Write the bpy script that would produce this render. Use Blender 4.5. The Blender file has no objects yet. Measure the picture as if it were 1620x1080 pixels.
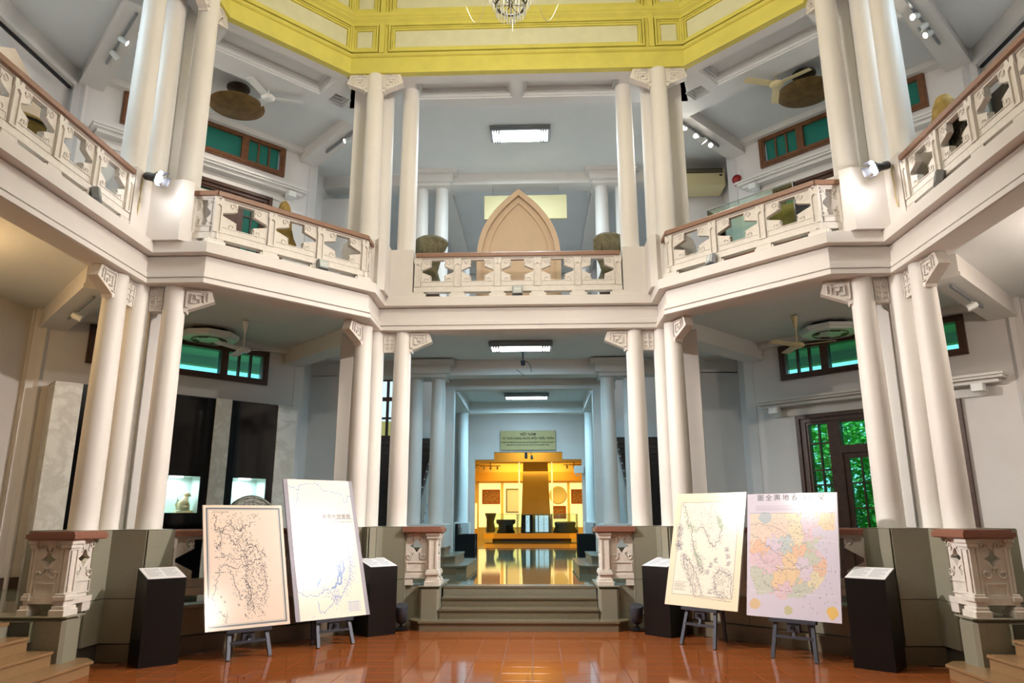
import bpy, math, random
import numpy as np
from mathutils import Vector, Matrix
from mathutils.geometry import tessellate_polygon

# ------------------------------------------------------------------ camera, world, lights, exposure
scene = bpy.context.scene
COL = scene.collection
R2 = math.sqrt(2.0)
rnd = random.Random(7)

cam_data = bpy.data.cameras.new('camera')
cam_data.sensor_width = 36.0
cam_data.lens = 1122.273 / 1620.0 * 36.0
cam_data.clip_end = 200
camera = bpy.data.objects.new('camera', cam_data)
COL.objects.link(camera)
PITCH, YAW, ROLL = 0.2428, -0.0330, -0.0027
_f = Vector((math.sin(YAW) * math.cos(PITCH), math.cos(YAW) * math.cos(PITCH), math.sin(PITCH)))
_r = Vector((math.cos(YAW), -math.sin(YAW), 0))
_u = _r.cross(_f)
_r2 = math.cos(ROLL) * _r + math.sin(ROLL) * _u
_u2 = -math.sin(ROLL) * _r + math.cos(ROLL) * _u
camera.matrix_world = Matrix(((_r2.x, _u2.x, -_f.x, 0.2806), (_r2.y, _u2.y, -_f.y, -6.498),
                              (_r2.z, _u2.z, -_f.z, 1.6), (0, 0, 0, 1)))
scene.camera = camera

scene.view_settings.view_transform = 'Standard'
scene.view_settings.look = 'None'
scene.view_settings.exposure = 0.15
scene.view_settings.gamma = 1.0
scene.view_settings.use_curve_mapping = False

world = bpy.data.worlds.new('daylight')
scene.world = world
world.use_nodes = True
world.node_tree.nodes['Background'].inputs[0].default_value = (0.62, 0.80, 1.0, 1)
world.node_tree.nodes['Background'].inputs[1].default_value = 1.6

def light(name, kind, loc, energy, color, aim=None, **kw):
    d = bpy.data.lights.new(name, kind)
    d.energy = energy
    d.color = color
    for k, v in kw.items():
        setattr(d, k, v)
    o = bpy.data.objects.new(name, d)
    o.location = loc
    if aim is not None:
        o.rotation_euler = (Vector(aim) - Vector(loc)).to_track_quat('-Z', 'Y').to_euler()
    COL.objects.link(o)
    return o

WARM = (1.0, 0.80, 0.58)
CREAM = (1.0, 0.92, 0.82)
COOL = (0.36, 0.75, 1.0)
GOLD = (1.0, 0.68, 0.18)

# sun on the garden (the building's roof keeps it out of the rooms)
light('sun', 'SUN', (10, 10, 30), 4.0, (1.0, 0.95, 0.85), aim=(10.5, 12, 0), angle=0.02)
# chandelier bulbs in the middle of the atrium
light('chandelier_light', 'POINT', (0, 0, 8.3), 500, CREAM, shadow_soft_size=0.5)
# the two black stage spots on the balcony corners, each crossing the hall
light('stage_spot_light_west', 'SPOT', (-4.46, 1.85, 5.88), 2500, (1.0, 0.93, 0.88), aim=(3.1, 2.9, 1.4),
      spot_size=math.radians(66), spot_blend=0.95, shadow_soft_size=0.05)
light('stage_spot_light_east', 'SPOT', (4.44, 1.85, 5.84), 2300, (1.0, 0.91, 0.84), aim=(-3.2, 2.8, 1.3),
      spot_size=math.radians(66), spot_blend=0.95, shadow_soft_size=0.05)
# stray light around the two lenses
light('stage_spill_west', 'POINT', (-4.50, 1.82, 5.86), 9, (0.95, 0.96, 1.0), shadow_soft_size=0.05)
light('stage_spill_east', 'POINT', (4.48, 1.82, 5.82), 14, (1.0, 0.95, 0.94), shadow_soft_size=0.05)
# the matching spots on the entrance-side balcony corners, behind the photographer
light('entrance_spot_light_west', 'SPOT', (-4.4, -1.9, 5.95), 520, CREAM, aim=(2.6, 4.2, 3.8),
      spot_size=math.radians(66), spot_blend=0.8, shadow_soft_size=0.08)
light('entrance_spot_light_east', 'SPOT', (4.4, -1.9, 5.95), 520, CREAM, aim=(-2.6, 4.2, 3.8),
      spot_size=math.radians(66), spot_blend=0.8, shadow_soft_size=0.08)
# tungsten lamp of the lower left side gallery
light('side_gallery_lamp', 'POINT', (-7.0, 1.0, 4.3), 55, (1.0, 0.66, 0.30), shadow_soft_size=0.15)
light('side_gallery_fill_east', 'POINT', (7.0, 1.0, 4.3), 90, (1.0, 0.88, 0.76), shadow_soft_size=0.15)  # unseen fill light, added to warm the lower right wall
scene.cycles.max_bounces = 6
scene.cycles.diffuse_bounces = 3
scene.cycles.adaptive_threshold = 0.03
scene.cycles.glossy_bounces = 3
scene.cycles.caustics_reflective = False
scene.cycles.caustics_refractive = False
scene.cycles.sample_clamp_indirect = 5.0

# ------------------------------------------------------------------ materials
def lin(c):
    c = c / 255.0
    return c / 12.92 if c <= 0.04045 else ((c + 0.055) / 1.055) ** 2.4
def rgb(r, g, b):
    return (lin(r), lin(g), lin(b), 1.0)

MATS = {}
def mat(name, col, rough=0.6, metal=0.0, var=0.0, vscale=6.0, col2=None, bump=0.0, bscale=40.0, spec=0.5,
        emit=None, estr=0.0, coat=0.0, detail=4.0, lo=0.35, hi=0.65):
    m = bpy.data.materials.new(name)
    m.use_nodes = True
    nt = m.node_tree
    p = nt.nodes['Principled BSDF']
    p.inputs['Base Color'].default_value = col
    p.inputs['Roughness'].default_value = rough
    p.inputs['Metallic'].default_value = metal
    p.inputs['Specular IOR Level'].default_value = spec
    p.inputs['Coat Weight'].default_value = coat
    if emit is not None:
        p.inputs['Emission Color'].default_value = emit
        p.inputs['Emission Strength'].default_value = estr
    tc = None
    if var > 0 or col2 is not None or bump > 0:
        tc = nt.nodes.new('ShaderNodeTexCoord')
    if var > 0 or col2 is not None:
        n = nt.nodes.new('ShaderNodeTexNoise')
        n.inputs['Scale'].default_value = vscale
        n.inputs['Detail'].default_value = detail
        n.inputs['Roughness'].default_value = 0.6
        nt.links.new(tc.outputs['Object'], n.inputs['Vector'])
        rp = nt.nodes.new('ShaderNodeValToRGB')
        rp.color_ramp.elements[0].position = lo
        rp.color_ramp.elements[1].position = hi
        a = col
        b = col2 if col2 is not None else tuple(min(1, x * (1 + var)) for x in col[:3]) + (1,)
        if col2 is None:
            a = tuple(x * (1 - var) for x in col[:3]) + (1,)
        rp.color_ramp.elements[0].color = a
        rp.color_ramp.elements[1].color = b
        nt.links.new(n.outputs['Fac'], rp.inputs['Fac'])
        nt.links.new(rp.outputs['Color'], p.inputs['Base Color'])
    if bump > 0:
        n2 = nt.nodes.new('ShaderNodeTexNoise')
        n2.inputs['Scale'].default_value = bscale
        n2.inputs['Detail'].default_value = 3
        nt.links.new(tc.outputs['Object'], n2.inputs['Vector'])
        bp = nt.nodes.new('ShaderNodeBump')
        bp.inputs['Strength'].default_value = bump
        bp.inputs['Distance'].default_value = 0.02
        nt.links.new(n2.outputs['Fac'], bp.inputs['Height'])
        nt.links.new(bp.outputs['Normal'], p.inputs['Normal'])
    MATS[name] = m
    return m

mat('white_paint', rgb(228, 222, 216), 0.62, var=0.03, vscale=1.3, bump=0.05, bscale=60)
mat('wall_paint', rgb(226, 220, 216), 0.75, var=0.03, vscale=0.9, bump=0.05, bscale=80)
mat('ceiling_paint', rgb(228, 228, 226), 0.8, var=0.03, vscale=0.8)
mat('column_paint', rgb(232, 227, 221), 0.5, var=0.02, vscale=2.0, bump=0.06, bscale=90)
mat('carving_paint', rgb(230, 223, 214), 0.6, var=0.05, vscale=14)
mat('groove_shade', rgb(120, 106, 92), 0.8)
mat('yellow_paint', rgb(220, 210, 104), 0.6, var=0.05, vscale=3.0)
mat('drum_panel_paint', rgb(222, 220, 186), 0.7, var=0.04, vscale=4.0)
mat('granite', rgb(130, 127, 110), 0.42, col2=rgb(158, 155, 138), vscale=130, detail=6, lo=0.3, hi=0.7)
mat('granite_joint', rgb(66, 62, 50), 0.8)
mat('granite_base', rgb(104, 96, 80), 0.4, col2=rgb(130, 120, 100), vscale=120, detail=6, lo=0.3, hi=0.7)
mat('stone_step', rgb(112, 104, 86), 0.25, col2=rgb(138, 129, 108), vscale=140, detail=6, lo=0.3, hi=0.7)
mat('stone_step_warm', rgb(142, 112, 80), 0.22, col2=rgb(164, 132, 96), vscale=140, detail=6, lo=0.3, hi=0.7)
mat('terrazzo_rail', rgb(134, 90, 74), 0.3, col2=rgb(158, 110, 92), vscale=150, detail=6)
mat('upper_rail', rgb(140, 104, 82), 0.45, col2=rgb(156, 118, 94), vscale=40)
mat('floor_tile', rgb(146, 80, 40), 0.08, col2=rgb(156, 88, 46), vscale=1.2, detail=2, spec=0.5)
mat('floor_joint', rgb(186, 132, 88), 0.4)
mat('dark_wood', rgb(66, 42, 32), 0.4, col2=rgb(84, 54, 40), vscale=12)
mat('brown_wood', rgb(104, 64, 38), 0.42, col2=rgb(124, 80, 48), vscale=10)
mat('stair_wood', rgb(70, 54, 46), 0.5, col2=rgb(86, 66, 56), vscale=9)
mat('black_metal', rgb(24, 24, 28), 0.4, metal=0.3)
mat('grey_metal', rgb(70, 74, 86), 0.4, metal=0.3)
mat('light_grey_metal', rgb(140, 142, 144), 0.4, metal=0.4)
mat('white_enamel', rgb(236, 236, 232), 0.3)
mat('cream_enamel', rgb(222, 206, 158), 0.35)
mat('bronze', rgb(100, 76, 40), 0.45, metal=0.55, col2=rgb(130, 102, 58), vscale=5)
mat('dark_bronze', rgb(52, 42, 30), 0.5, metal=0.4, col2=rgb(70, 58, 42), vscale=8)
mat('patina_bronze', rgb(66, 72, 62), 0.55, metal=0.4, col2=rgb(120, 122, 112), vscale=26)
mat('podium_black', rgb(9, 9, 11), 0.3, spec=0.5)
mat('black_gloss', rgb(8, 8, 10), 0.08, spec=0.3)
mat('paper', rgb(236, 236, 240), 0.5)
mat('grey_ink', rgb(168, 168, 176), 0.7)
mat('ink', rgb(28, 26, 24), 0.7)
mat('sign_cream', rgb(196, 178, 122), 0.5, var=0.03, vscale=5)
mat('cream_board', rgb(214, 200, 150), 0.6)
mat('sandstone', rgb(92, 86, 64), 0.85, col2=rgb(126, 119, 92), vscale=9, bump=0.35, bscale=24)
mat('ochre_stone', rgb(136, 112, 52), 0.8, col2=rgb(168, 140, 76), vscale=10, bump=0.3, bscale=24)
mat('dark_stone', rgb(88, 84, 70), 0.85, col2=rgb(118, 112, 94), vscale=16, bump=0.4, bscale=34)
mat('cream_ceramic', rgb(212, 206, 172), 0.4, col2=rgb(190, 180, 130), vscale=12)
mat('beige_plaster', rgb(222, 196, 168), 0.7, var=0.03, vscale=3)
mat('cushion', rgb(132, 124, 112), 0.85)
mat('gold_paint', rgb(226, 166, 60), 0.5)
mat('hall_wall', rgb(232, 196, 116), 0.7)
mat('hall_pillar', rgb(176, 140, 66), 0.55, var=0.05, vscale=2)
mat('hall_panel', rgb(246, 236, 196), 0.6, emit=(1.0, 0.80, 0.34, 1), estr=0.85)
mat('frame_red', rgb(156, 74, 34), 0.5)
mat('frame_print', rgb(186, 132, 74), 0.6, col2=rgb(112, 66, 30), vscale=14)
mat('red_bell', rgb(150, 26, 26), 0.35)
mat('lamp_glow', rgb(255, 255, 255), 0.5, emit=(0.86, 0.95, 1.0, 1), estr=14.0)
mat('bulb_glow', rgb(255, 255, 255), 0.5, emit=(1.0, 0.92, 0.80, 1), estr=18.0)
mat('spot_glow', rgb(255, 255, 255), 0.5, emit=(0.92, 0.95, 1.0, 1), estr=30.0)
mat('niche_back', rgb(190, 208, 200), 0.6)
mat('pale_glass', rgb(196, 204, 202), 0.1)
mat('crystal', rgb(236, 236, 226), 0.12, spec=0.8)
mat('cable', rgb(222, 206, 150), 0.6)
mat('dark_cable', rgb(22, 22, 24), 0.6)
mat('leaf_a', rgb(70, 168, 62), 0.5, col2=rgb(132, 214, 84), vscale=1.6)
mat('leaf_b', rgb(36, 120, 62), 0.5, col2=rgb(84, 184, 92), vscale=1.4)
mat('bark', rgb(86, 70, 52), 0.9)
mat('lawn', rgb(74, 118, 60), 0.9)
mat('dusty_white', rgb(206, 202, 194), 0.7, var=0.03, vscale=2)

def marble():
    m = mat('marble', rgb(226, 224, 216), 0.3)
    nt = m.node_tree
    tc = nt.nodes.new('ShaderNodeTexCoord')
    n = nt.nodes.new('ShaderNodeTexNoise')
    n.inputs['Scale'].default_value = 2.2
    n.inputs['Detail'].default_value = 12
    n.inputs['Roughness'].default_value = 0.62
    n.inputs['Distortion'].default_value = 0.5
    nt.links.new(tc.outputs['Object'], n.inputs['Vector'])
    rp = nt.nodes.new('ShaderNodeValToRGB')
    e = rp.color_ramp.elements
    e[0].position = 0.40; e[0].color = rgb(230, 228, 220)
    e[1].position = 0.60; e[1].color = rgb(222, 219, 210)
    k = rp.color_ramp.elements.new(0.5); k.color = rgb(204, 199, 188)
    nt.links.new(n.outputs['Fac'], rp.inputs['Fac'])
    nt.links.new(rp.outputs['Color'], nt.nodes['Principled BSDF'].inputs['Base Color'])
marble()

def gallery_floor_mat():
    m = mat('gallery_floor', rgb(92, 92, 74), 0.05)
    nt = m.node_tree
    p = nt.nodes['Principled BSDF']
    tc = nt.nodes.new('ShaderNodeTexCoord')
    b = nt.nodes.new('ShaderNodeTexBrick')
    b.offset = 0.0
    b.inputs['Scale'].default_value = 1.0
    b.inputs['Brick Width'].default_value = 0.4
    b.inputs['Row Height'].default_value = 0.4
    b.inputs['Mortar Size'].default_value = 0.004
    b.inputs['Color1'].default_value = rgb(126, 126, 106)
    b.inputs['Color2'].default_value = rgb(112, 114, 94)
    b.inputs['Mortar'].default_value = rgb(58, 56, 44)
    nt.links.new(tc.outputs['Object'], b.inputs['Vector'])
    nt.links.new(b.outputs['Color'], p.inputs['Base Color'])
    p.inputs['Specular IOR Level'].default_value = 0.7
gallery_floor_mat()

def clear_glass(name, tint, gloss):
    m = bpy.data.materials.new(name)
    m.use_nodes = True
    nt = m.node_tree
    nt.nodes.clear()
    o = nt.nodes.new('ShaderNodeOutputMaterial')
    t = nt.nodes.new('ShaderNodeBsdfTransparent')
    t.inputs['Color'].default_value = tint
    g = nt.nodes.new('ShaderNodeBsdfGlossy')
    g.inputs['Roughness'].default_value = 0.02
    f = nt.nodes.new('ShaderNodeFresnel')
    f.inputs['IOR'].default_value = 1.35 + gloss
    x = nt.nodes.new('ShaderNodeMixShader')
    nt.links.new(f.outputs[0], x.inputs[0])
    nt.links.new(t.outputs[0], x.inputs[1])
    nt.links.new(g.outputs[0], x.inputs[2])
    nt.links.new(x.outputs[0], o.inputs['Surface'])
    MATS[name] = m
clear_glass('window_glass', (0.50, 0.88, 0.80, 1), 0.1)
clear_glass('case_glass', (0.88, 0.96, 0.93, 1), 0.08)

def frosted_glass():
    m = bpy.data.materials.new('teal_glass')
    m.use_nodes = True
    nt = m.node_tree
    nt.nodes.clear()
    o = nt.nodes.new('ShaderNodeOutputMaterial')
    t = nt.nodes.new('ShaderNodeBsdfTranslucent')
    t.inputs['Color'].default_value = rgb(92, 176, 158)
    d = nt.nodes.new('ShaderNodeBsdfPrincipled')
    d.inputs['Base Color'].default_value = rgb(64, 120, 110)
    d.inputs['Roughness'].default_value = 0.25
    x = nt.nodes.new('ShaderNodeMixShader')
    x.inputs[0].default_value = 0.45
    nt.links.new(t.outputs[0], x.inputs[1])
    nt.links.new(d.outputs[0], x.inputs[2])
    nt.links.new(x.outputs[0], o.inputs['Surface'])
    MATS['teal_glass'] = m
frosted_glass()

def print_mat():
    m = mat('map_print', (1, 1, 1, 1), 0.15)
    nt = m.node_tree
    a = nt.nodes.new('ShaderNodeVertexColor')
    a.layer_name = 'print'
    nt.links.new(a.outputs['Color'], nt.nodes['Principled BSDF'].inputs['Base Color'])
print_mat()

# ------------------------------------------------------------------ mesh helpers
class MB:
    def __init__(self, M=None):
        self.v, self.f = [], []
        self.M = M
    def add(self, verts, faces):
        o = len(self.v)
        if self.M is not None:
            verts = [self.M @ Vector(p) for p in verts]
        self.v.extend([tuple(p) for p in verts])
        self.f.extend([tuple(i + o for i in q) for q in faces])
        return self
    def box(self, x0, x1, y0, y1, z0, z1):
        return self.add([(x0, y0, z0), (x1, y0, z0), (x1, y1, z0), (x0, y1, z0), (x0, y0, z1), (x1, y0, z1), (x1, y1, z1), (x0, y1, z1)],
                        [(0, 3, 2, 1), (4, 5, 6, 7), (0, 1, 5, 4), (1, 2, 6, 5), (2, 3, 7, 6), (3, 0, 4, 7)])
    def bbox(self, x0, x1, y0, y1, z0, z1, b=0.01):
        # box with chamfered vertical edges and a chamfered top
        p = [(x0 + b, y0), (x1 - b, y0), (x1, y0 + b), (x1, y1 - b), (x1 - b, y1), (x0 + b, y1), (x0, y1 - b), (x0, y0 + b)]
        q = [(x0 + 2 * b, y0 + b), (x1 - 2 * b, y0 + b), (x1 - b, y0 + 2 * b), (x1 - b, y1 - 2 * b), (x1 - 2 * b, y1 - b), (x0 + 2 * b, y1 - b), (x0 + b, y1 - 2 * b), (x0 + b, y0 + 2 * b)]
        v = [(a, c, z0) for a, c in p] + [(a, c, z1 - b) for a, c in p] + [(a, c, z1) for a, c in q]
        f = [tuple(range(7, -1, -1)), tuple(range(16, 24))]
        for k in range(8):
            n = (k + 1) % 8
            f += [(k, n, 8 + n, 8 + k), (8 + k, 8 + n, 16 + n, 16 + k)]
        return self.add(v, f)
    def plate(self, outer, holes, t0, t1, M=None):
        # polygon (a,b) with holes, thickness t0..t1 ; default maps (a,b,t)->(x,y,z)
        loops = [list(outer)] + [list(h) for h in holes]
        pts = [p for L in loops for p in L]
        tri = tessellate_polygon([[Vector((p[0], p[1], 0)) for p in L] for L in loops])
        n = len(pts)
        v = [(p[0], p[1], t0) for p in pts] + [(p[0], p[1], t1) for p in pts]
        f = []
        for a, b, c in tri:
            A, B, C = pts[a], pts[b], pts[c]
            s = (B[0] - A[0]) * (C[1] - A[1]) - (B[1] - A[1]) * (C[0] - A[0])
            if s < 0:
                b, c = c, b
            f += [(a, c, b), (a + n, b + n, c + n)]
        o = 0
        for li, L in enumerate(loops):
            k = len(L)
            area = sum(L[i][0] * L[(i + 1) % k][1] - L[(i + 1) % k][0] * L[i][1] for i in range(k))
            fw = (area > 0) == (li == 0)
            for i in range(k):
                j = (i + 1) % k
                q = (o + i, o + j, o + j + n, o + i + n)
                f.append(q if fw else q[::-1])
            o += k
        if M is not None:
            v = [M @ Vector(p) for p in v]
        return self.add(v, f)
    def wall(self, outer, holes, y0, y1):
        # polygon in (x,z), thickness along y
        M = Matrix(((1, 0, 0, 0), (0, 0, 1, 0), (0, 1, 0, 0), (0, 0, 0, 1)))
        return self.plate(outer, holes, y0, y1, M)
    def prism(self, poly, z0, z1, holes=()):
        return self.plate(poly, holes, z0, z1)
    def tube(self, path, r, n=8, caps=True):
        path = [Vector(p) for p in path]
        rr = r if isinstance(r, (list, tuple)) else [r] * len(path)
        rings = []
        up = Vector((0, 0, 1))
        for i, p in enumerate(path):
            t = (path[min(i + 1, len(path) - 1)] - path[max(i - 1, 0)]).normalized()
            a = t.cross(up)
            if a.length < 1e-3:
                a = t.cross(Vector((1, 0, 0)))
            a.normalize()
            b = t.cross(a)
            rings.append([p + rr[i] * (math.cos(2 * math.pi * k / n) * a + math.sin(2 * math.pi * k / n) * b) for k in range(n)])
        v = [q for R in rings for q in R]
        f = []
        for i in range(len(path) - 1):
            for k in range(n):
                m = (k + 1) % n
                f.append((i * n + k, i * n + m, (i + 1) * n + m, (i + 1) * n + k))
        if caps:
            f.append(tuple(range(n)))
            f.append(tuple(range(len(v) - 1, len(v) - n - 1, -1)))
        return self.add(v, f)
    def lathe(self, prof, n=24, c=(0, 0, 0), sx=1.0, sy=1.0, wob=None):
        v, f = [], []
        for r, z in prof:
            for k in range(n):
                a = 2 * math.pi * k / n
                w = wob(a, z) if wob else 1.0
                v.append((c[0] + r * math.cos(a) * sx * w, c[1] + r * math.sin(a) * sy * w, c[2] + z))
        for i in range(len(prof) - 1):
            for k in range(n):
                m = (k + 1) % n
                f.append((i * n + k, i * n + m, (i + 1) * n + m, (i + 1) * n + k))
        f.append(tuple(range(n - 1, -1, -1)))
        L = len(v)
        f.append(tuple(range(L - n, L)))
        return self.add(v, f)
    def sweep(self, path, prof, closed_prof=True):
        # path: 2D polyline, profile (o,z): o is measured to the LEFT normal of travel; mitred corners
        N = len(path)
        offs = []
        for i in range(N):
            def nrm(a, b):
                d = Vector((b[0] - a[0], b[1] - a[1])).normalized()
                return Vector((-d.y, d.x))
            if i == 0:
                m, s = nrm(path[0], path[1]), 1.0
            elif i == N - 1:
                m, s = nrm(path[-2], path[-1]), 1.0
            else:
                a, b = nrm(path[i - 1], path[i]), nrm(path[i], path[i + 1])
                m = (a + b).normalized()
                s = 1.0 / max(0.2, m.dot(a))
            offs.append((m, s))
        v, f = [], []
        K = len(prof)
        for i, p in enumerate(path):
            m, s = offs[i]
            for o, z in prof:
                v.append((p[0] + m.x * s * o, p[1] + m.y * s * o, z))
        for i in range(N - 1):
            for k in range(K if closed_prof else K - 1):
                j = (k + 1) % K
                f.append((i * K + k, (i + 1) * K + k, (i + 1) * K + j, i * K + j))
        if closed_prof:
            f.append(tuple(range(K)))
            f.append(tuple(range(N * K - 1, (N - 1) * K - 1, -1)))
        return self.add(v, f)
    def mesh(self, name, m, smooth=None):
        me = bpy.data.meshes.new(name)
        me.from_pydata(self.v, [], self.f)
        me.materials.append(MATS[m])
        if smooth is not None:
            me.polygons.foreach_set('use_smooth', [True] * len(me.polygons))
            me.set_sharp_from_angle(angle=math.radians(smooth))
        me.update()
        return me
    def build(self, name, m, parent=None, smooth=None, **props):
        return link(name, self.mesh(name, m, smooth), parent, **props)

def link(name, me, parent=None, M=None, **props):
    o = bpy.data.objects.new(name, me)
    COL.objects.link(o)
    if parent is not None:
        o.parent = parent
    if M is not None:
        o.matrix_basis = M
    for k, v in props.items():
        o[k] = v
    return o

def thing(name, label, cat, M=None, group=None):
    o = bpy.data.objects.new(name, None)
    o.empty_display_size = 0.1
    COL.objects.link(o)
    if M is not None:
        o.matrix_basis = M
    tag(o, label, cat, group)
    return o

def tag(o, label, cat, group=None):
    o['label'] = label
    o['category'] = cat
    if group:
        o['group'] = group
    return o

def copy_tree(o, M=None, parent=None):
    c = o.copy()
    COL.objects.link(c)
    c.parent = parent
    if M is not None:
        c.matrix_basis = M
    for ch in list(o.children):
        copy_tree(ch, None, c)
    return c

def T(x, y, z):
    return Matrix.Translation((x, y, z))
def RZ(deg):
    return Matrix.Rotation(math.radians(deg), 4, 'Z')
FRONT, RIGHT, LEFT, DR, DL = RZ(0), RZ(-90), RZ(90), RZ(-45), RZ(45)
HUES = {}

# ------------------------------------------------------------------ the setting
GF = 0.55          # raised gallery floor
PT = 1.462         # plinth top
UF = 5.19          # upper gallery floor
UP = 6.06          # upper pedestal top
LA, LB, LC = 4.793, 4.07, 2.217      # balcony edge
DN, DM, DZ = 4.4326, 2.9217, 9.216   # drum octagon

def struct(o):
    o['kind'] = 'structure'
    return o

LIP = [(0, -LA), (-LC, -LA), (-LC, -LB), (-LB, -LC), (-LA, -LC), (-LA, LC), (-LB, LC), (-LC, LB), (-LC, LA),
       (LC, LA), (LC, LB), (LB, LC), (LA, LC), (LA, -LC), (LB, -LC), (LC, -LB), (LC, -LA), (0, -LA)]

# atrium floor: concrete bed, single polished tiles where they show, the rest as one joined field
floor = struct(MB().box(-8.3, 8.3, -9.2, 5.4, -0.15, -0.012).build('floor', 'floor_joint'))
TP = 0.335
tile_me = MB().bbox(-TP / 2 + .0025, TP / 2 - .0025, -TP / 2 + .0025, TP / 2 - .0025, -0.012, 0.0, 0.0012).mesh('tile', 'floor_tile')
rest = MB()
spots = []
for i in range(-15, 16):
    for j in range(-27, 15):
        x, y = i * TP + 0.05, j * TP + 0.1
        if abs(x) > 4.75 or y > 4.75 or abs(x) + y > 6.75:
            continue
        spots.append((x, y))
def shown(p):
    x, y = p
    return y > 0.45 and abs(x) < 4.5 and abs(x) + y < 6.55
near = sorted([p for p in spots if shown(p)], key=lambda p: p[1])[:300]
for p in spots:
    if p in near:
        link('floor_tile', tile_me, floor, T(p[0], p[1], 0))
    else:
        rest.box(p[0] - TP / 2 + .002, p[0] + TP / 2 - .002, p[1] - TP / 2 + .002, p[1] + TP / 2 - .002, -0.012, 0)
rest.build('tile_field', 'floor_tile', floor, kind='stuff')

# raised gallery floor with notches for the three flights of steps
SV = 5.24
gal = [(-8.3, -9.1), (-5.0, -9.1), (-5.0, -1.2), (-SV, -1.2), (-SV, 1.2), (-5.0, 1.2), (-5.0, 2.1), (-4.62, 2.3), (-2.3, 4.62), (-2.1, 5.0),
       (-1.2, 5.0), (-1.2, SV), (1.2, SV), (1.2, 5.0), (2.1, 5.0), (2.3, 4.62), (4.62, 2.3), (5.0, 2.1), (5.0, 1.2), (SV, 1.2), (SV, -1.2), (5.0, -1.2), (5.0, -9.1), (8.3, -9.1),
       (8.3, 4.9), (4.9, 8.2), (4.9, 15.2), (2.3, 15.2), (2.3, 19.4), (7.5, 19.4), (7.5, 32), (-7.5, 32), (-7.5, 19.4), (-2.3, 19.4), (-2.3, 15.2), (-4.9, 15.2), (-4.9, 8.2), (-8.3, 4.9)]
struct(MB().prism(gal, GF - 0.2, GF).build('floor_gallery', 'gallery_floor'))
for nm, fr in (('front', FRONT), ('left', LEFT), ('right', RIGHT)):
    struct(MB(fr).box(-1.2, 1.2, SV - 0.012, SV + 0.12, 0, GF - 0.03).build('wall_riser_' + nm, 'granite'))
struct(MB().box(-5.0, -4.9, -9.1, -1.6, 0, GF).build('wall_kerb_left', 'granite'))
struct(MB().box(4.9, 5.0, -9.1, -1.6, 0, GF).build('wall_kerb_right', 'granite'))

# upper gallery slab with the moulded balcony edge
def off(path, d):
    # offset of the closed ring outwards
    P = path[:-1]
    out = []
    n = len(P)
    for i in range(n):
        a, b, c = P[i - 1], P[i], P[(i + 1) % n]
        d1 = Vector((b[0] - a[0], b[1] - a[1])).normalized(); d2 = Vector((c[0] - b[0], c[1] - b[1])).normalized()
        n1, n2 = Vector((-d1.y, d1.x)), Vector((-d2.y, d2.x))
        m = (n1 + n2)
        if m.length < 1e-6:
            m = n1
        m.normalize()
        s = d / max(0.2, m.dot(n1))
        out.append((b[0] + m.x * s, b[1] + m.y * s))
    return out
OUTER = [(-8.3, -9.1), (8.3, -9.1), (8.3, 4.9), (4.9, 8.2), (4.9, 9.2), (2.35, 9.2), (2.35, 15.2), (-2.35, 15.2), (-2.35, 9.2), (-4.9, 9.2), (-4.9, 8.2), (-8.3, 4.9)]
struct(MB().prism(OUTER, 5.03, UF, [off(LIP, 0.28)]).build('floor_upper', 'white_paint'))
struct(MB().prism(OUTER, 5.0, 5.03, [off(LIP, 0.36)]).build('ceiling_lower', 'ceiling_paint'))
edge_prof = [(0.0, 5.035), (0.0, 5.185), (0.006, UF), (0.30, UF), (0.42, 5.02), (0.42, 4.62), (0.09, 4.62), (0.065, 4.63), (0.065, 4.69), (0.12, 4.70),
             (0.12, 4.715), (0.085, 4.72), (0.085, 4.785), (0.115, 4.795), (0.115, 5.005), (0.14, 5.03)]
struct(MB().sweep(LIP, edge_prof).build('trim_1', 'white_paint'))

# drum with its yellow mouldings and pale recessed panels
DR_PATH = [(0, -DN), (-DM, -DN), (-DN, -DM), (-DN, DM), (-DM, DN), (DM, DN), (DN, DM), (DN, -DM), (DM, -DN), (0, -DN)]
drum_prof = [(0.0, DZ), (0.0, 9.275), (0.02, 9.28), (0.02, 9.30), (0.035, 9.305), (0.035, 9.545), (0.0, 9.555), (-0.02, 9.575), (-0.02, 9.60), (0.01, 9.61), (0.01, 9.625),
             (0.05, 9.64), (0.07, 9.66), (0.07, 10.20), (0.03, 10.23), (0.03, 10.27), (-0.02, 10.31), (-0.02, 10.34), (-0.05, 10.36), (-0.05, 10.42), (0.03, 10.44),
             (0.07, 10.47), (0.07, 13.2), (0.12, 13.2), (0.12, DZ)]
drum = struct(MB().sweep(DR_PATH, drum_prof).build('wall_drum', 'yellow_paint'))
def drum_panel(fr, u0, u1, v, z0, z1):
    m = MB(fr)
    m.box(u0, u1, v - 0.012, v + 0.02, z0, z1)
    m.build('panel', 'drum_panel_paint', drum)
    f = MB(fr)
    for k, (g, t) in enumerate(((0.012, 0.035), (0.05, 0.022), (0.085, 0.030))):
        d = 0.03 + 0.018 * k
        f.wall([(u0 - g - t, z0 - g - t), (u1 + g + t, z0 - g - t), (u1 + g + t, z1 + g + t), (u0 - g - t, z1 + g + t)],
               [[(u0 - g, z0 - g), (u1 + g, z0 - g), (u1 + g, z1 + g), (u0 - g, z1 + g)]], v - d, v + 0.01)
    f.build('panel_moulding', 'yellow_paint', drum)
PV = DN + 0.07
for fr in (FRONT, LEFT, RIGHT):
    for z0, z1 in ((9.77, 10.10), (10.58, 10.95), (11.4, 12.6)):
        drum_panel(fr, -2.16, 2.16, PV, z0, z1)
        for s in (-1, 1):
            drum_panel(fr, min(s * 2.58, s * 2.85), max(s * 2.58, s * 2.85), PV, z0, z1)
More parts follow.
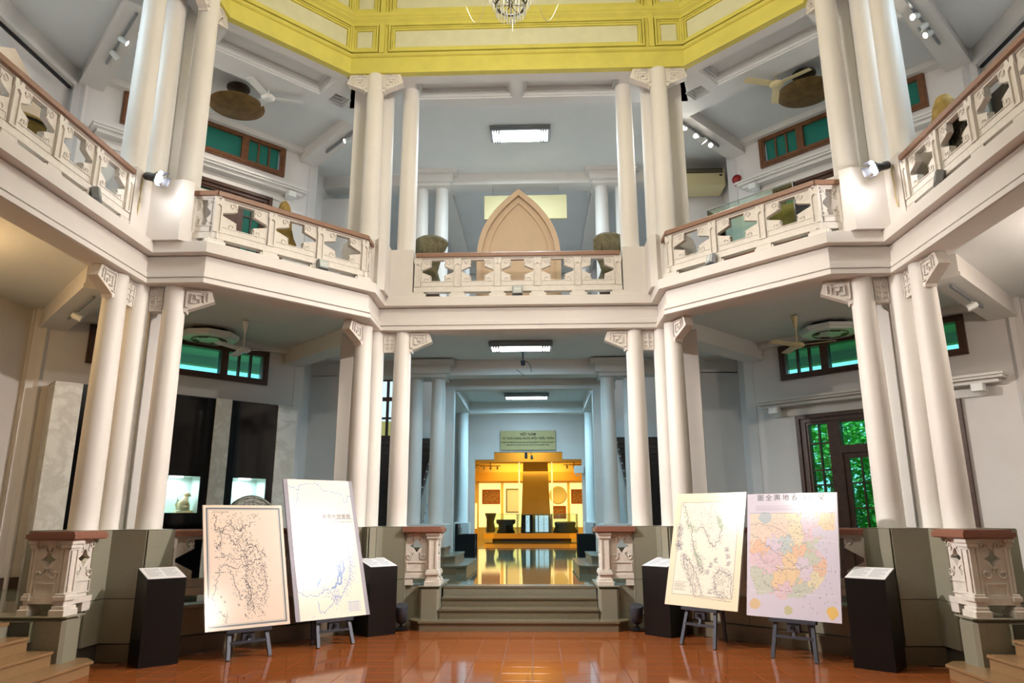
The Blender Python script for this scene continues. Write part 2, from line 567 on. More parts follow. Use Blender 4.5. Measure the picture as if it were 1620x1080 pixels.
PD = (DN + DM) / R2 + 0.07
for fr in (DL, DR):
    for z0, z1 in ((9.77, 10.10), (10.58, 10.95), (11.4, 12.6)):
        drum_panel(fr, -0.98, 0.98, PD, z0, z1)
for fr in (FRONT, LEFT, RIGHT):
    f = MB(fr)
    for s in (-1, 1):
        f.box(s * 2.40 - 0.045, s * 2.40 + 0.045, PV - 0.06, PV, 9.64, 13.0)
    f.build('pilaster_strip', 'yellow_paint', drum)
struct(MB().prism([(p[0] * 1.05, p[1] * 1.05) for p in DR_PATH[:-1]], 13.2, 13.4).build('ceiling_dome', 'drum_panel_paint'))

# soffit ring under the drum with coffers
def rect(u0, u1, v0, v1):
    return [(u0, v0), (u1, v0), (u1, v1), (u0, v1)]
def soffit(fr, outer, holes, name):
    o = struct(MB(fr).prism(outer, DZ, 9.6, holes).build(name, 'ceiling_paint'))
    for h in holes:
        us = [p[0] for p in h]; vs = [p[1] for p in h]
        u0, u1, v0, v1 = min(us), max(us), min(vs), max(vs)
        t = MB(fr)
        for k, g in enumerate((0.0, 0.03, 0.06)):
            t.prism(rect(u0 - 0.001, u1 + 0.001, v0 - 0.001, v1 + 0.001), DZ + 0.03 + 0.05 * k, DZ + 0.08 + 0.05 * k, [rect(u0 + g + .025, u1 - g - .025, v0 + g + .025, v1 - g - .025)])
        t.box(u0, u1, v0, v1, DZ + 0.18, DZ + 0.2)
        t.build('coffer', 'ceiling_paint', o)
for nm, fr in (('front', FRONT), ('left', LEFT), ('right', RIGHT)):
    soffit(fr, [(-DM, DN + .12), (DM, DN + .12), (DM + 0.3, 5.52), (-DM - 0.3, 5.52)],
           [rect(-1.85, -0.1, 4.78, 5.28), rect(0.1, 1.85, 4.78, 5.28)], 'ceiling_soffit_' + nm)
dv0 = (DN + DM) / R2
du = (DN - DM) / R2
for nm, fr in (('diagonal_left', DL), ('diagonal_right', DR)):
    soffit(fr, [(-du, dv0 + .12), (du, dv0 + .12), (du + 0.55, dv0 + 0.55), (2.0, dv0 + 1.45), (-2.0, dv0 + 1.45), (-du - 0.55, dv0 + 0.55)],
           [rect(-0.98, 0.98, dv0 + 0.32, dv0 + 0.95), rect(1.18, 1.52, dv0 + .72, dv0 + 1.06), rect(-1.52, -1.18, dv0 + .72, dv0 + 1.06)], 'ceiling_soffit_' + nm)
# upper ceiling
inner = [(-DM - .3, 5.5), (DM + .3, 5.5), (3.6, 5.75), (5.75, 3.6), (5.5, DM + .3), (5.5, -4.4), (-5.5, -4.4), (-5.5, DM + .3), (-5.75, 3.6), (-3.6, 5.75)]
struct(MB().prism([(-8.4, -9.2), (8.4, -9.2), (8.4, 5.0), (4.95, 8.4), (4.95, 16.7), (-4.95, 16.7), (-4.95, 8.4), (-8.4, 5.0)], 9.55, 9.75, [inner]).build('ceiling_upper', 'ceiling_paint'))
struct(MB().box(-5.6, 5.6, -9.2, -4.3, 9.2, 9.5).build('ceiling_entrance', 'ceiling_paint'))

# ---- outer walls
def dwall(side, fr, door_low):
    holes = [rect(-1.62, 1.62, 4.19, 4.87), rect(-1.62, 1.62, 8.77, 9.47), rect(-1.33, 1.33, UF + 0.02, 8.2)]
    if door_low:
        holes.append(rect(-1.33, 1.33, GF, 3.42))
    o = struct(MB(fr).wall(rect(-2.42, 2.42, 0.3, 9.75), holes, 8.9, 9.15).build('wall_diagonal_' + side, 'wall_paint'))
    return o
wall_dl = dwall('left', DL, False)
wall_dr = dwall('right', DR, True)
for s, nm in ((-1, 'left'), (1, 'right')):
    struct(MB().box(min(s * 8.13, s * 8.4), max(s * 8.13, s * 8.4), -9.2, 4.9, 0, 9.75).build('wall_' + nm, 'wall_paint'))
    struct(MB().box(min(s * 4.72, s * 4.95), max(s * 4.72, s * 4.95), 7.85, 15.2, 0.3, 9.75).build('wall_stair_' + nm, 'wall_paint'))
    # short front walls beside the corridor, with a pilaster
    for z0, z1, f in ((GF, 4.68, 'lower'), (UF, 8.95, 'upper')):
        w = MB().box(min(s * 4.72, s * 3.87), max(s * 4.72, s * 3.87), 8.90, 9.15, z0, z1)
        w.box(min(s * 3.87, s * 3.60), max(s * 3.87, s * 3.60), 9.0, 9.3, z0, z1)
        struct(w.build('wall_%s_%s' % (f, nm), 'wall_paint'))
    # pilaster where the side bay meets the diagonal wall
    struct(MB().box(min(s * 7.84, s * 8.2), max(s * 7.84, s * 8.2), 4.66, 5.0, GF, 9.6).build('wall_pilaster_' + nm, 'wall_paint'))
    # thin black strip near the top of the side-bay wall
    struct(MB().box(min(s * 8.08, s * 8.14), max(s * 8.08, s * 8.14), -4.5, 4.62, 9.17, 9.21).build('trim_%d' % (2 if s < 0 else 3), 'black_metal'))
    struct(MB().box(min(s * 7.98, s * 8.14), max(s * 7.98, s * 8.14), -4.5, 4.7, 9.21, 9.56).build('trim_%d' % (4 if s < 0 else 5), 'white_paint'))
    # lobby back walls
    struct(MB().wall(rect(min(s * 2.1, s * 4.9), max(s * 2.1, s * 4.9), 0.3, 9.75), ([rect(-4.62, -3.9, 3.9, 6.4)] if s < 0 else []), 15.0, 15.2).build('wall_lobby_' + nm, 'wall_paint'))
    struct(MB().box(min(s * 2.1, s * 2.3), max(s * 2.1, s * 2.3), 14.95, 19.2, GF, 5.5).build('wall_corridor_' + nm, 'wall_paint'))
    # baseboards on the diagonal walls
    struct(MB(DL if s < 0 else DR).box(min(s * 2.4, s * 1.34), max(s * 2.4, s * 1.34), 8.87, 8.9, GF, GF + 0.17).build('baseboard_' + nm, 'stair_wood'))
struct(MB().box(-8.3, 8.3, -9.4, -9.2, 0, 9.75).build('wall_back', 'wall_paint'))

# beams of the lower and upper ceilings
def beam(mb, x0, x1, y0, y1, z0, z1):
    mb.box(x0, x1, y0, y1, z0 + 0.06, z1)
    mb.box(x0 - 0.02, x1 + 0.02, y0 - 0.02, y1 + 0.02, z0, z0 + 0.06)
bi = 6
for z0, z1 in ((4.66, 5.0), (9.26, 9.55)):
    b = MB(); beam(b, -4.74, 4.74, 8.92, 9.32, z0, z1)
    struct(b.build('trim_%d' % bi, 'white_paint')); bi += 1
    b = MB(); beam(b, -2.1, 2.1, 14.85, 15.2, z0, z1)
    struct(b.build('trim_%d' % bi, 'white_paint')); bi += 1
    for s in (-1, 1):
        b = MB(); beam(b, min(s * 1.72, s * 2.12), max(s * 1.72, s * 2.12), 9.34, 14.83, z0, z1)
        struct(b.build('trim_%d' % bi, 'white_paint')); bi += 1
        # impost blocks over the twin columns
        b = MB(); b.box(min(s * 1.60, s * 2.66), max(s * 1.60, s * 2.66), 8.72, 9.5, z0 + 0.02, z0 + 0.30)
        b.box(min(s * 1.68, s * 2.58), max(s * 1.68, s * 2.58), 8.82, 9.4, z0 - 0.05, z0 + 0.04)
        b.box(min(s * 1.50, s * 2.7), max(s * 1.50, s * 2.7), 8.62, 9.5, z0 + 0.20, z0 + 0.31)
        struct(b.build('trim_%d' % bi, 'white_paint')); bi += 1
    for fr in (DL, DR):
        for s in (-1, 1):
            b = MB(fr); beam(b, min(s * 1.98, s * 2.34), max(s * 1.98, s * 2.34), 6.0, 8.88, z0 + 0.02, z1)
            struct(b.build('trim_%d' % bi, 'white_paint')); bi += 1
        b = MB(fr); b.box(-2.0, 2.0, 8.72, 8.9, z1 - 0.12, z1)
        b.box(-2.0, 2.0, 5.35 if z0 < 5 else 6.35, 5.65 if z0 < 5 else 6.55, z1 - 0.14, z1)
        struct(b.build('trim_%d' % bi, 'white_paint')); bi += 1
# second frame behind the twin columns
b = MB(); b.box(-2.12, 2.12, 9.72, 10.0, 4.48, 5.0)
for s in (-1, 1):
    b.box(min(s * 1.60, s * 2.1), max(s * 1.60, s * 2.1), 9.7, 10.02, GF, 4.5)
struct(b.build('trim_%d' % bi, 'white_paint')); bi += 1

# end wall of the corridor with the stepped opening
op = [(-1.9, GF), (1.9, GF), (1.9, 3.60), (1.22, 3.60), (1.22, 3.86), (-1.22, 3.86), (-1.22, 3.60), (-1.9, 3.60)]
struct(MB().wall([(-2.3, 0.3), (2.3, 0.3), (2.3, 5.5), (-2.3, 5.5)], [op], 19.0, 19.3).build('wall_front', 'wall_paint'))
struct(MB().box(-2.35, 2.35, 15.2, 19.3, 5.42, 5.55).build('ceiling_corridor', 'ceiling_paint'))
# upper corridor back wall with its dark opening
struct(MB().wall(rect(-2.4, 2.4, UF - 0.1, 9.75), [rect(-1.75, 1.75, UF, 8.0)], 15.4, 15.6).build('wall_upper_back', 'wall_paint'))
b = MB().wall(rect(-1.85, 1.85, UF, 8.1), [rect(-1.68, 1.68, UF, 7.95)], 15.36, 15.62)
struct(b.build('trim_%d' % bi, 'dark_wood')); bi += 1
b = MB().box(-2.4, 2.4, 16.7, 16.8, UF, 9.7)
for s in (-1, 1):
    b.box(min(s * 2.3, s * 2.4), max(s * 2.3, s * 2.4), 15.6, 16.7, UF, 9.7)
struct(b.build('wall_dark_room', 'stair_wood'))

# the gilded hall behind
hall = MB()
hall.box(-7.5, -2.3, 19.1, 19.3, 0.3, 5.0); hall.box(2.3, 7.5, 19.1, 19.3, 0.3, 5.0)
hall.box(-7.6, -7.4, 19.0, 32.0, 0.3, 5.0); hall.box(7.4, 7.6, 19.0, 32.0, 0.3, 5.0)
hall.box(-7.6, 7.6, 31.8, 32.0, 0.3, 5.0)
struct(hall.build('wall_hall', 'hall_wall'))
struct(MB().box(-7.6, 7.6, 19.3, 32.0, 4.55, 4.75).build('ceiling_hall', 'hall_wall'))
hb = MB()
for y in (21.5, 24.0, 26.5, 29.0):
    hb.box(-7.4, 7.4, y, y + 0.3, 4.2, 4.56)
hb.box(-7.4, 7.4, 21.0, 21.2, 3.66, 4.56)
struct(hb.build('trim_%d' % bi, 'hall_wall')); bi += 1
struct(MB().box(-40, 40, -40, 60, -0.9, -0.6).build('ground', 'lawn'))

# ------------------------------------------------------------------ plinths, pedestals, columns
# one corner cluster in the right foreground; the others mirror it
def xf(p, cl):
    x, y = p
    if cl[0] == 'F':
        x, y = y, x
    return (x if cl[1] == 'R' else -x, y)
PL = [(5.55, 1.76), (4.80, 1.76), (4.80, 2.12), (4.36, 2.12), (4.28, 2.20), (4.40, 2.32), (4.22, 2.50), (4.55, 2.86), (4.95, 3.05), (5.55, 3.05)]
WHERE = {'NL': 'in the left foreground', 'NR': 'in the right foreground', 'FL': 'left of the central steps', 'FR': 'right of the central steps'}

slab_cache = {}
def slab_mesh(w, h, m):
    key = (round(w, 3), round(h, 3), m)
    if key not in slab_cache:
        slab_cache[key] = MB().wall([(0.004, 0.004), (w - 0.004, 0.004), (w - 0.004, h - 0.004), (0.004, h - 0.004)], [], -0.022, 0.0).mesh('slab', m)
    return slab_cache[key]
def clad(root, a, b, zs, m, out=0.0):
    # stone slabs on the vertical face from a to b (outside is on the right of travel)
    d = Vector((b[0] - a[0], b[1] - a[1]))
    w = d.length
    ang = math.atan2(d.y, d.x)
    n = Vector((d.y, -d.x)).normalized() * out
    for z0, z1 in zs:
        link('slab', slab_mesh(w, z1 - z0, m), root, T(a[0] + n.x, a[1] + n.y, z0) @ Matrix.Rotation(ang, 4, 'Z'))

def area2(P):
    return sum(P[i][0] * P[(i + 1) % len(P)][1] - P[(i + 1) % len(P)][0] * P[i][1] for i in range(len(P)))

for cl in ('NL', 'NR', 'FL', 'FR'):
    P = [xf(p, cl) for p in PL]
    faces = [(P[i], P[i + 1]) for i in range(0, 6)]
    ccw = area2(P) > 0
    root = thing('plinth', 'grey granite slab plinth carrying the column cluster ' + WHERE[cl], 'plinth', T(P[2][0], P[2][1], 0), 'granite plinths under the columns')
    sh = T(-P[2][0], -P[2][1], 0)
    MB(sh).prism(P, 0, PT).build('core', 'granite_joint', root)
    base = MB(sh)
    for a, b in faces:
        if not ccw:
            a, b = b, a
        a2 = (a[0] - P[2][0], a[1] - P[2][1]); b2 = (b[0] - P[2][0], b[1] - P[2][1])
        clad(root, a2, b2, ((0.2, 0.69), (0.69, PT)), 'granite')
    ctr = Vector((sum(p[0] for p in P) / len(P), sum(p[1] for p in P) / len(P)))
    Q = []
    for p in P:
        d = Vector(p) - ctr
        Q.append((ctr.x + d.x * 1.06, ctr.y + d.y * 1.06))
    base.prism(Q, 0, 0.19)
    base.build('base_course', 'granite_base', root)
    MB(sh).prism(P, PT, PT + 0.004).build('top_slab', 'granite', root)
    # white pedestal block of the upper gallery
    U = [xf(p, cl) for p in [(5.5, 1.78), (4.88, 1.78), (4.88, 2.16), (4.44, 2.16), (4.34, 2.26), (4.42, 2.34), (4.22, 2.54), (4.55, 2.90), (4.95, 3.05), (5.5, 3.05)]]
    o = MB(T(-U[2][0], -U[2][1], -UF)).prism(U, UF, UP).build('pedestal_block', 'white_paint')
    o.location = (U[2][0], U[2][1], UF)
    tag(o, 'white plastered block under the upper columns ' + WHERE[cl], 'pedestal', 'upper pedestal blocks')

# carved brackets
FRET = [(.03, -.05, .30, -.035), (.03, -.05, .045, -.28), (.09, -.10, .24, -.085), (.09, -.22, .105, -.085), (.09, -.22, .16, -.205), (.15, -.16, .165, -.10),
        (.15, -.16, .21, -.145), (.20, -.20, .215, -.145), (.25, -.19, .265, -.06), (.30, -.17, .315, -.06), (.03, -.28, .09, -.265)]
br_poly = [(0, 0), (0, -.33), (.055, -.35), (.065, -.31), (.39, -.165), (.335, 0)]
b = MB(); b.wall(br_poly, [], -0.07, 0.07)
BR_ME = b.mesh('bracket', 'carving_paint')
f = MB()
for x0, z0, x1, z1 in FRET:
    for s in (-1, 1):
        f.box(x0, x1, min(s * .07, s * .088), max(s * .07, s * .088), z0, z1)
for s in (-1, 1):
    f.wall([(.09, -.032), (.2, -.032), (.2, -.008), (.09, -.008)], [[(.098, -.027), (.192, -.027), (.192, -.013), (.098, -.013)]], min(s * .07, s * .09), max(s * .07, s * .09))
FRET_ME = f.mesh('fret', 'white_paint')
b = MB(); b.box(0, .22, -0.06, 0.06, -.34, 0)
BK_ME = b.mesh('fret_block', 'carving_paint')
f = MB()
for s in (-1, 1):
    y0, y1 = min(s * .06, s * .076), max(s * .06, s * .076)
    for x0, z0, x1, z1 in ((.02, -.32, .035, -.06), (.185, -.32, .2, -.06), (.1, -.3, .12, -.06), (.035, -.2, .1, -.185), (.12, -.2, .185, -.185), (.05, -.13, .09, -.115), (.13, -.13, .17, -.115),
                           (.05, -.27, .09, -.255), (.13, -.27, .17, -.255)):
        f.box(x0, x1, y0, y1, z0, z1)
    for x0 in (.02, .12):
        f.wall([(x0, -.045), (x0 + .07, -.045), (x0 + .07, -.012), (x0, -.012)], [[(x0 + .008, -.038), (x0 + .062, -.038), (x0 + .062, -.019), (x0 + .008, -.019)]], y0, y1)
FRETB_ME = f.mesh('fret', 'white_paint')

def shaft_mesh(h, r0=0.158, r1=0.136):
    prof = [(r0 + .004, 0), (r0 + .004, .012), (r0, .02)]
    for k in range(1, 9):
        t = k / 9
        prof.append((r0 + (r1 - r0) * (t ** 1.6), h * t))
    prof += [(r1, h - .01), (r1, h)]
    return MB().lathe(prof, 32).mesh('shaft', 'column_paint', 40)
SH_LO, SH_UP = shaft_mesh(4.62 - PT), shaft_mesh(DZ - UP, 0.16, 0.142)
CA, CB, CC, CP = (5.046, 1.939), (5.01, 2.39), (4.557, 2.489), (5.12, 2.80)
def col_name(cl, w):
    if cl[0] == 'N':
        order = {'A': 'outermost' , 'B': 'middle', 'C': 'innermost'}
    else:
        order = {'A': 'innermost', 'B': 'middle', 'C': 'outermost'}
    return order[w]
for lvl in ('ground-floor', 'upper-floor'):
    lo = lvl[0] == 'g'
    for cl in ('NL', 'NR', 'FL', 'FR'):
        for w, c in (('A', CA), ('B', CB), ('C', CC)):
            x, y = xf(c, cl)
            root = thing('column', '%s white round column, %s of the three %s' % (lvl, col_name(cl, w), WHERE[cl]), 'column',
                         T(x, y, PT if lo else UP), 'round atrium columns')
            link('shaft', SH_LO if lo else SH_UP, root)
            top = (4.62 - PT) if lo else (DZ - UP)
            def put(kind, d):
                dx, dy = xf(d, cl)
                a = math.atan2(dy, dx)
                M = T(0, 0, top) @ Matrix.Rotation(a, 4, 'Z') @ T(0.11, 0, 0)
                if kind == 'br':
                    o = link('bracket', BR_ME, root, M); link('fret', FRET_ME, o)
                else:
                    o = link('fret_block', BK_ME, root, M); link('fret', FRETB_ME, o)
            if lo:
                if w == 'A':
                    put('br', (0, -1)); put('bk', (0, 1))
                if w == 'C':
                    put('br', (-.94, .34)); put('bk', (1, 0))
            elif w == 'C':
                put('br', (0, -1)); put('br', (0, 1))
        px, py = xf(CP, cl)
        z0, z1 = (PT, 4.62) if lo else (UP, DZ)
        o = MB().bbox(-.17, .17, -.17, .17, 0, z1 - z0, .01).build('pier', 'column_paint')
        o.location = (px, py, z0)
        tag(o, '%s square white pier behind the columns %s' % (lvl, WHERE[cl]), 'pier', 'square piers behind the columns')

# ------------------------------------------------------------------ balustrades
def scroll_mesh(sc=1.0):
    pts = []
    for k in range(13):
        t = k / 12
        a = t * 3.6 * math.pi / 1.6
        r = 0.050 * sc * (1 - 0.75 * t)
        pts.append((r * math.cos(a) - 0.012 * sc, 0, r * math.sin(a)))
    m = MB().tube(pts, 0.011, 5)
    m.tube([(0.036 * sc, 0, -0.005), (0.055 * sc, 0, -0.05 * sc), (0.02 * sc, 0, -0.075 * sc)], [.008, .007, .003], 5)
    return m.mesh('scroll', 'carving_paint', 50)
SCROLL = scroll_mesh()
pan_cache = {}
def panel_mesh(w, h):
    key = (round(w, 3), round(h, 3))
    if key in pan_cache:
        return pan_cache[key]
    c = w / 2
    zt, zb = h - 0.022, 0.092
    zm = (zt + zb) / 2
    hw = min(0.118, w * 0.20)
    pw = c - 0.018
    e = 0.112
    side = []
    hole = [(c - hw, zt), (c - hw, zt - e), (c - pw, zm + .02), (c - pw, zm - .02),
            (c - hw, zb + e), (c - hw, zb)]
    hole = hole + [(2 * c - x, z) for x, z in hole[::-1]]
    m = MB().wall(rect(0.005, w - .005, 0.006, h), [hole], -0.035, 0.035)
    # raised frame line on the face
    for s in (-1, 1):
        m.wall(rect(0.012, w - 0.012, 0.015, 0.105), [rect(0.022, w - 0.022, 0.025, 0.095)], min(s * .035, s * .044), max(s * .035, s * .044))
    me = m.mesh('panel', 'carving_paint')
    sc = [(c - hw - 0.055, zt - 0.045, 1, 1), (c + hw + 0.055, zt - 0.045, -1, 1), (c - hw - 0.055, zb + 0.045, 1, -1), (c + hw + 0.055, zb + 0.045, -1, -1)]
    pan_cache[key] = (me, sc)
    return pan_cache[key]
post_cache = {}
def post_mesh(w, h, t):
    key = (w, round(h, 3), t)
    if key not in post_cache:
        m = MB().box(-w / 2, w / 2, -t / 2, t / 2, 0, h)
        for s in (-1, 1):
            y0, y1 = min(s * t / 2, s * (t / 2 + .02)), max(s * t / 2, s * (t / 2 + .02))
            k = w / 2
            m.wall([(-k, 0), (-k, h - .10), (-k - .012, h - .07), (-k - .012, h), (-k + .03, h), (-k + .05, h - .05), (k - .05, h - .05), (k - .03, h), (k + .012, h), (k + .012, h - .07), (k, h - .10), (k, 0)],
                   [[(-k + .018, .02), (k - .018, .02), (k - .018, h - .12), (0, h - .09), (-k + .018, h - .12)]], y0, y1)
        post_cache[key] = m.mesh('post', 'carving_paint')
    return post_cache[key]

def balustrade(label, fr, v, z0, H, n, half, rail_m, ends=(), group=None, rail_over=0.03):
    """straight run of n panels centred on u=0 in the given frame, plus end returns"""
    root = thing('balustrade', label, 'balustrade', fr @ T(0, v, z0), group)
    zf, zr = 0.11, 0.20
    ph = H - 0.08 - 0.025 - zr
    def run(M, L, n, first=True, last=True, name_rail=True):
        w = L / n
        def put(name, me, X):
            return link(name, me, root, M @ X)
        pw = 0.105
        for k in range(n + 1):
            if (k == 0 and not first) or (k == n and not last):
                continue
            put('post', post_mesh(pw, ph, 0.10), T(-L / 2 + k * w, 0, zr))
            put('foot', FOOT, T(-L / 2 + k * w, 0, 0))
        for k in range(n):
            me, sc = panel_mesh(w - pw, ph)  # thin shadow joints at the posts
            o = put('panel', me, T(-L / 2 + k * w + pw / 2, 0, zr))
            for x, z, a, b_ in sc:
                s = link('scroll', SCROLL, o, T(x, -0.036, z) @ Matrix.Diagonal((a, 1, b_, 1)))
        m = MB(M); m.box(-L / 2 - .06, L / 2 + .06, -.06, .06, zf, zr - .012); m.box(-L / 2 - .06, L / 2 + .06, -.05, .05, zr - .012, zr)
        m.build('bottom_rail', 'carving_paint', root)
        MB(M).box(-L / 2 - .06, L / 2 + .06, -.05, .05, zr + ph, zr + ph + .025).build('top_moulding', 'carving_paint', root)
        r = MB(M)
        a, b_ = L / 2 + rail_over, 0.095
        r.add([(-a, -b_, H - .08), (a, -b_, H - .08), (a, b_, H - .08), (-a, b_, H - .08), (-a, -b_, H - .02), (a, -b_, H - .02), (a, b_, H - .02), (-a, b_, H - .02),
               (-a, -b_ + .03, H), (a, -b_ + .03, H), (a, b_ - .03, H), (-a, b_ - .03, H)],
              [(3, 2, 1, 0), (0, 1, 5, 4), (1, 2, 6, 5), (2, 3, 7, 6), (3, 0, 4, 7), (4, 5, 9, 8), (6, 7, 11, 10), (5, 6, 10, 9), (7, 4, 8, 11), (8, 9, 10, 11)])
        r.build('handrail', rail_m, root)
    run(Matrix.Identity(4), 2 * half, n)
    for s, ln in ends:
        # short return at 45 degrees
        a = math.radians(45) * s
        M = T(s * half, 0, 0) @ Matrix.Rotation(a, 4, 'Z') @ T(s * ln / 2, 0, 0)
        run(M, ln, 1, first=(s < 0), last=(s > 0))
    return root
FOOT = MB().box(-.11, .11, -.055, .055, 0, .11).box(-.14, .14, -.045, .045, 0.03, .085).mesh('foot', 'carving_paint')

GU = 'upper gallery balustrades'
balustrade('carved white balustrade of the upper gallery facing the camera, five openings', FRONT, 4.95, UF, 0.81, 5, 1.70, 'upper_rail', group=GU)
balustrade('carved white upper balustrade along the far left side, cut by the picture edge', LEFT, 4.95, UF, 0.81, 5, 1.70, 'upper_rail', group=GU)
balustrade('carved white upper balustrade along the far right side, cut by the picture edge', RIGHT, 4.95, UF, 0.81, 5, 1.70, 'upper_rail', group=GU)
balustrade('carved white upper balustrade on the left diagonal between column clusters', DL, 4.62, UF, 0.81, 3, 1.16, 'upper_rail', ends=((-1, 0.34), (1, 0.34)), group=GU)
balustrade('carved white upper balustrade on the right diagonal between column clusters', DR, 4.62, UF, 0.81, 3, 1.16, 'upper_rail', ends=((-1, 0.34), (1, 0.34)), group=GU)
balustrade('lower stone balustrade with brown rail behind the two left maps', DL, 4.88, GF, PT - GF, 3, 1.22, 'terrazzo_rail', group='lower balustrades', rail_over=0.1)
balustrade('lower stone balustrade with brown rail behind the two right maps', DR, 4.88, GF, PT - GF, 3, 1.22, 'terrazzo_rail', group='lower balustrades', rail_over=0.1)
for s, fr in ((-1, DL), (1, DR)):
    nm = 'left' if s < 0 else 'right'
    root = struct(MB(fr).box(-1.2, 1.2, 4.80, 5.05, 0, GF).build('wall_parapet_' + nm, 'granite_joint'))
    for k in range(3):
        u0 = -1.2 + k * 0.8
        MB(fr).wall(rect(u0 + .004, u0 + .796, 0.2, GF - .04), [], 4.775, 4.80).build('slab', 'granite', root)
    MB(fr).box(-1.2, 1.2, 4.70, 4.80, 0, 0.19).build('base_course', 'granite_base', root)
    MB(fr).box(-1.2, 1.2, 4.76, 5.06, GF - .035, GF + .005).build('coping', 'granite', root)

# ------------------------------------------------------------------ steps and the posts that flank them
for nm, fr, st in (('front', FRONT, 'stone_step'), ('left', LEFT, 'stone_step_warm'), ('right', RIGHT, 'stone_step_warm')):
    lab = {'front': 'three wide grey stone steps up to the corridor', 'left': 'tan stone steps at the bottom left corner of the picture', 'right': 'tan stone steps at the bottom right corner of the picture'}[nm]
    root = thing('stone_steps', lab, 'steps', fr @ T(0, 4.43, 0), 'stone steps')
    sh = T(0, -4.43, 0)
    h = 0.1375
    for k, (v, w) in enumerate(((4.43, 1.62), (4.70, 1.19), (4.97, 1.19))):
        z = h * (k + 1)
        m = MB(sh)
        c = 0.16 if k == 0 else 0.0
        def foot(e):
            if c:
                return [(-w + e, 5.22), (-w + e, v + c + e), (-w + c + e, v + e), (w - c - e, v + e), (w - e, v + c + e), (w - e, 5.22)]
            return [(-w, 5.22), (-w, v + e), (w, v + e), (w, 5.22)]
        m.prism(foot(0.02), max(0, z - h - .01), z - .028); m.prism(foot(0.0), z - .028, z - .004); m.prism(foot(0.004), z - .004, z)
        m.build('step', st, root)
    MB(sh).box(-1.2, 1.2, SV - .02, SV + .3, GF - .03, GF + .003).build('landing_edge', st, root)

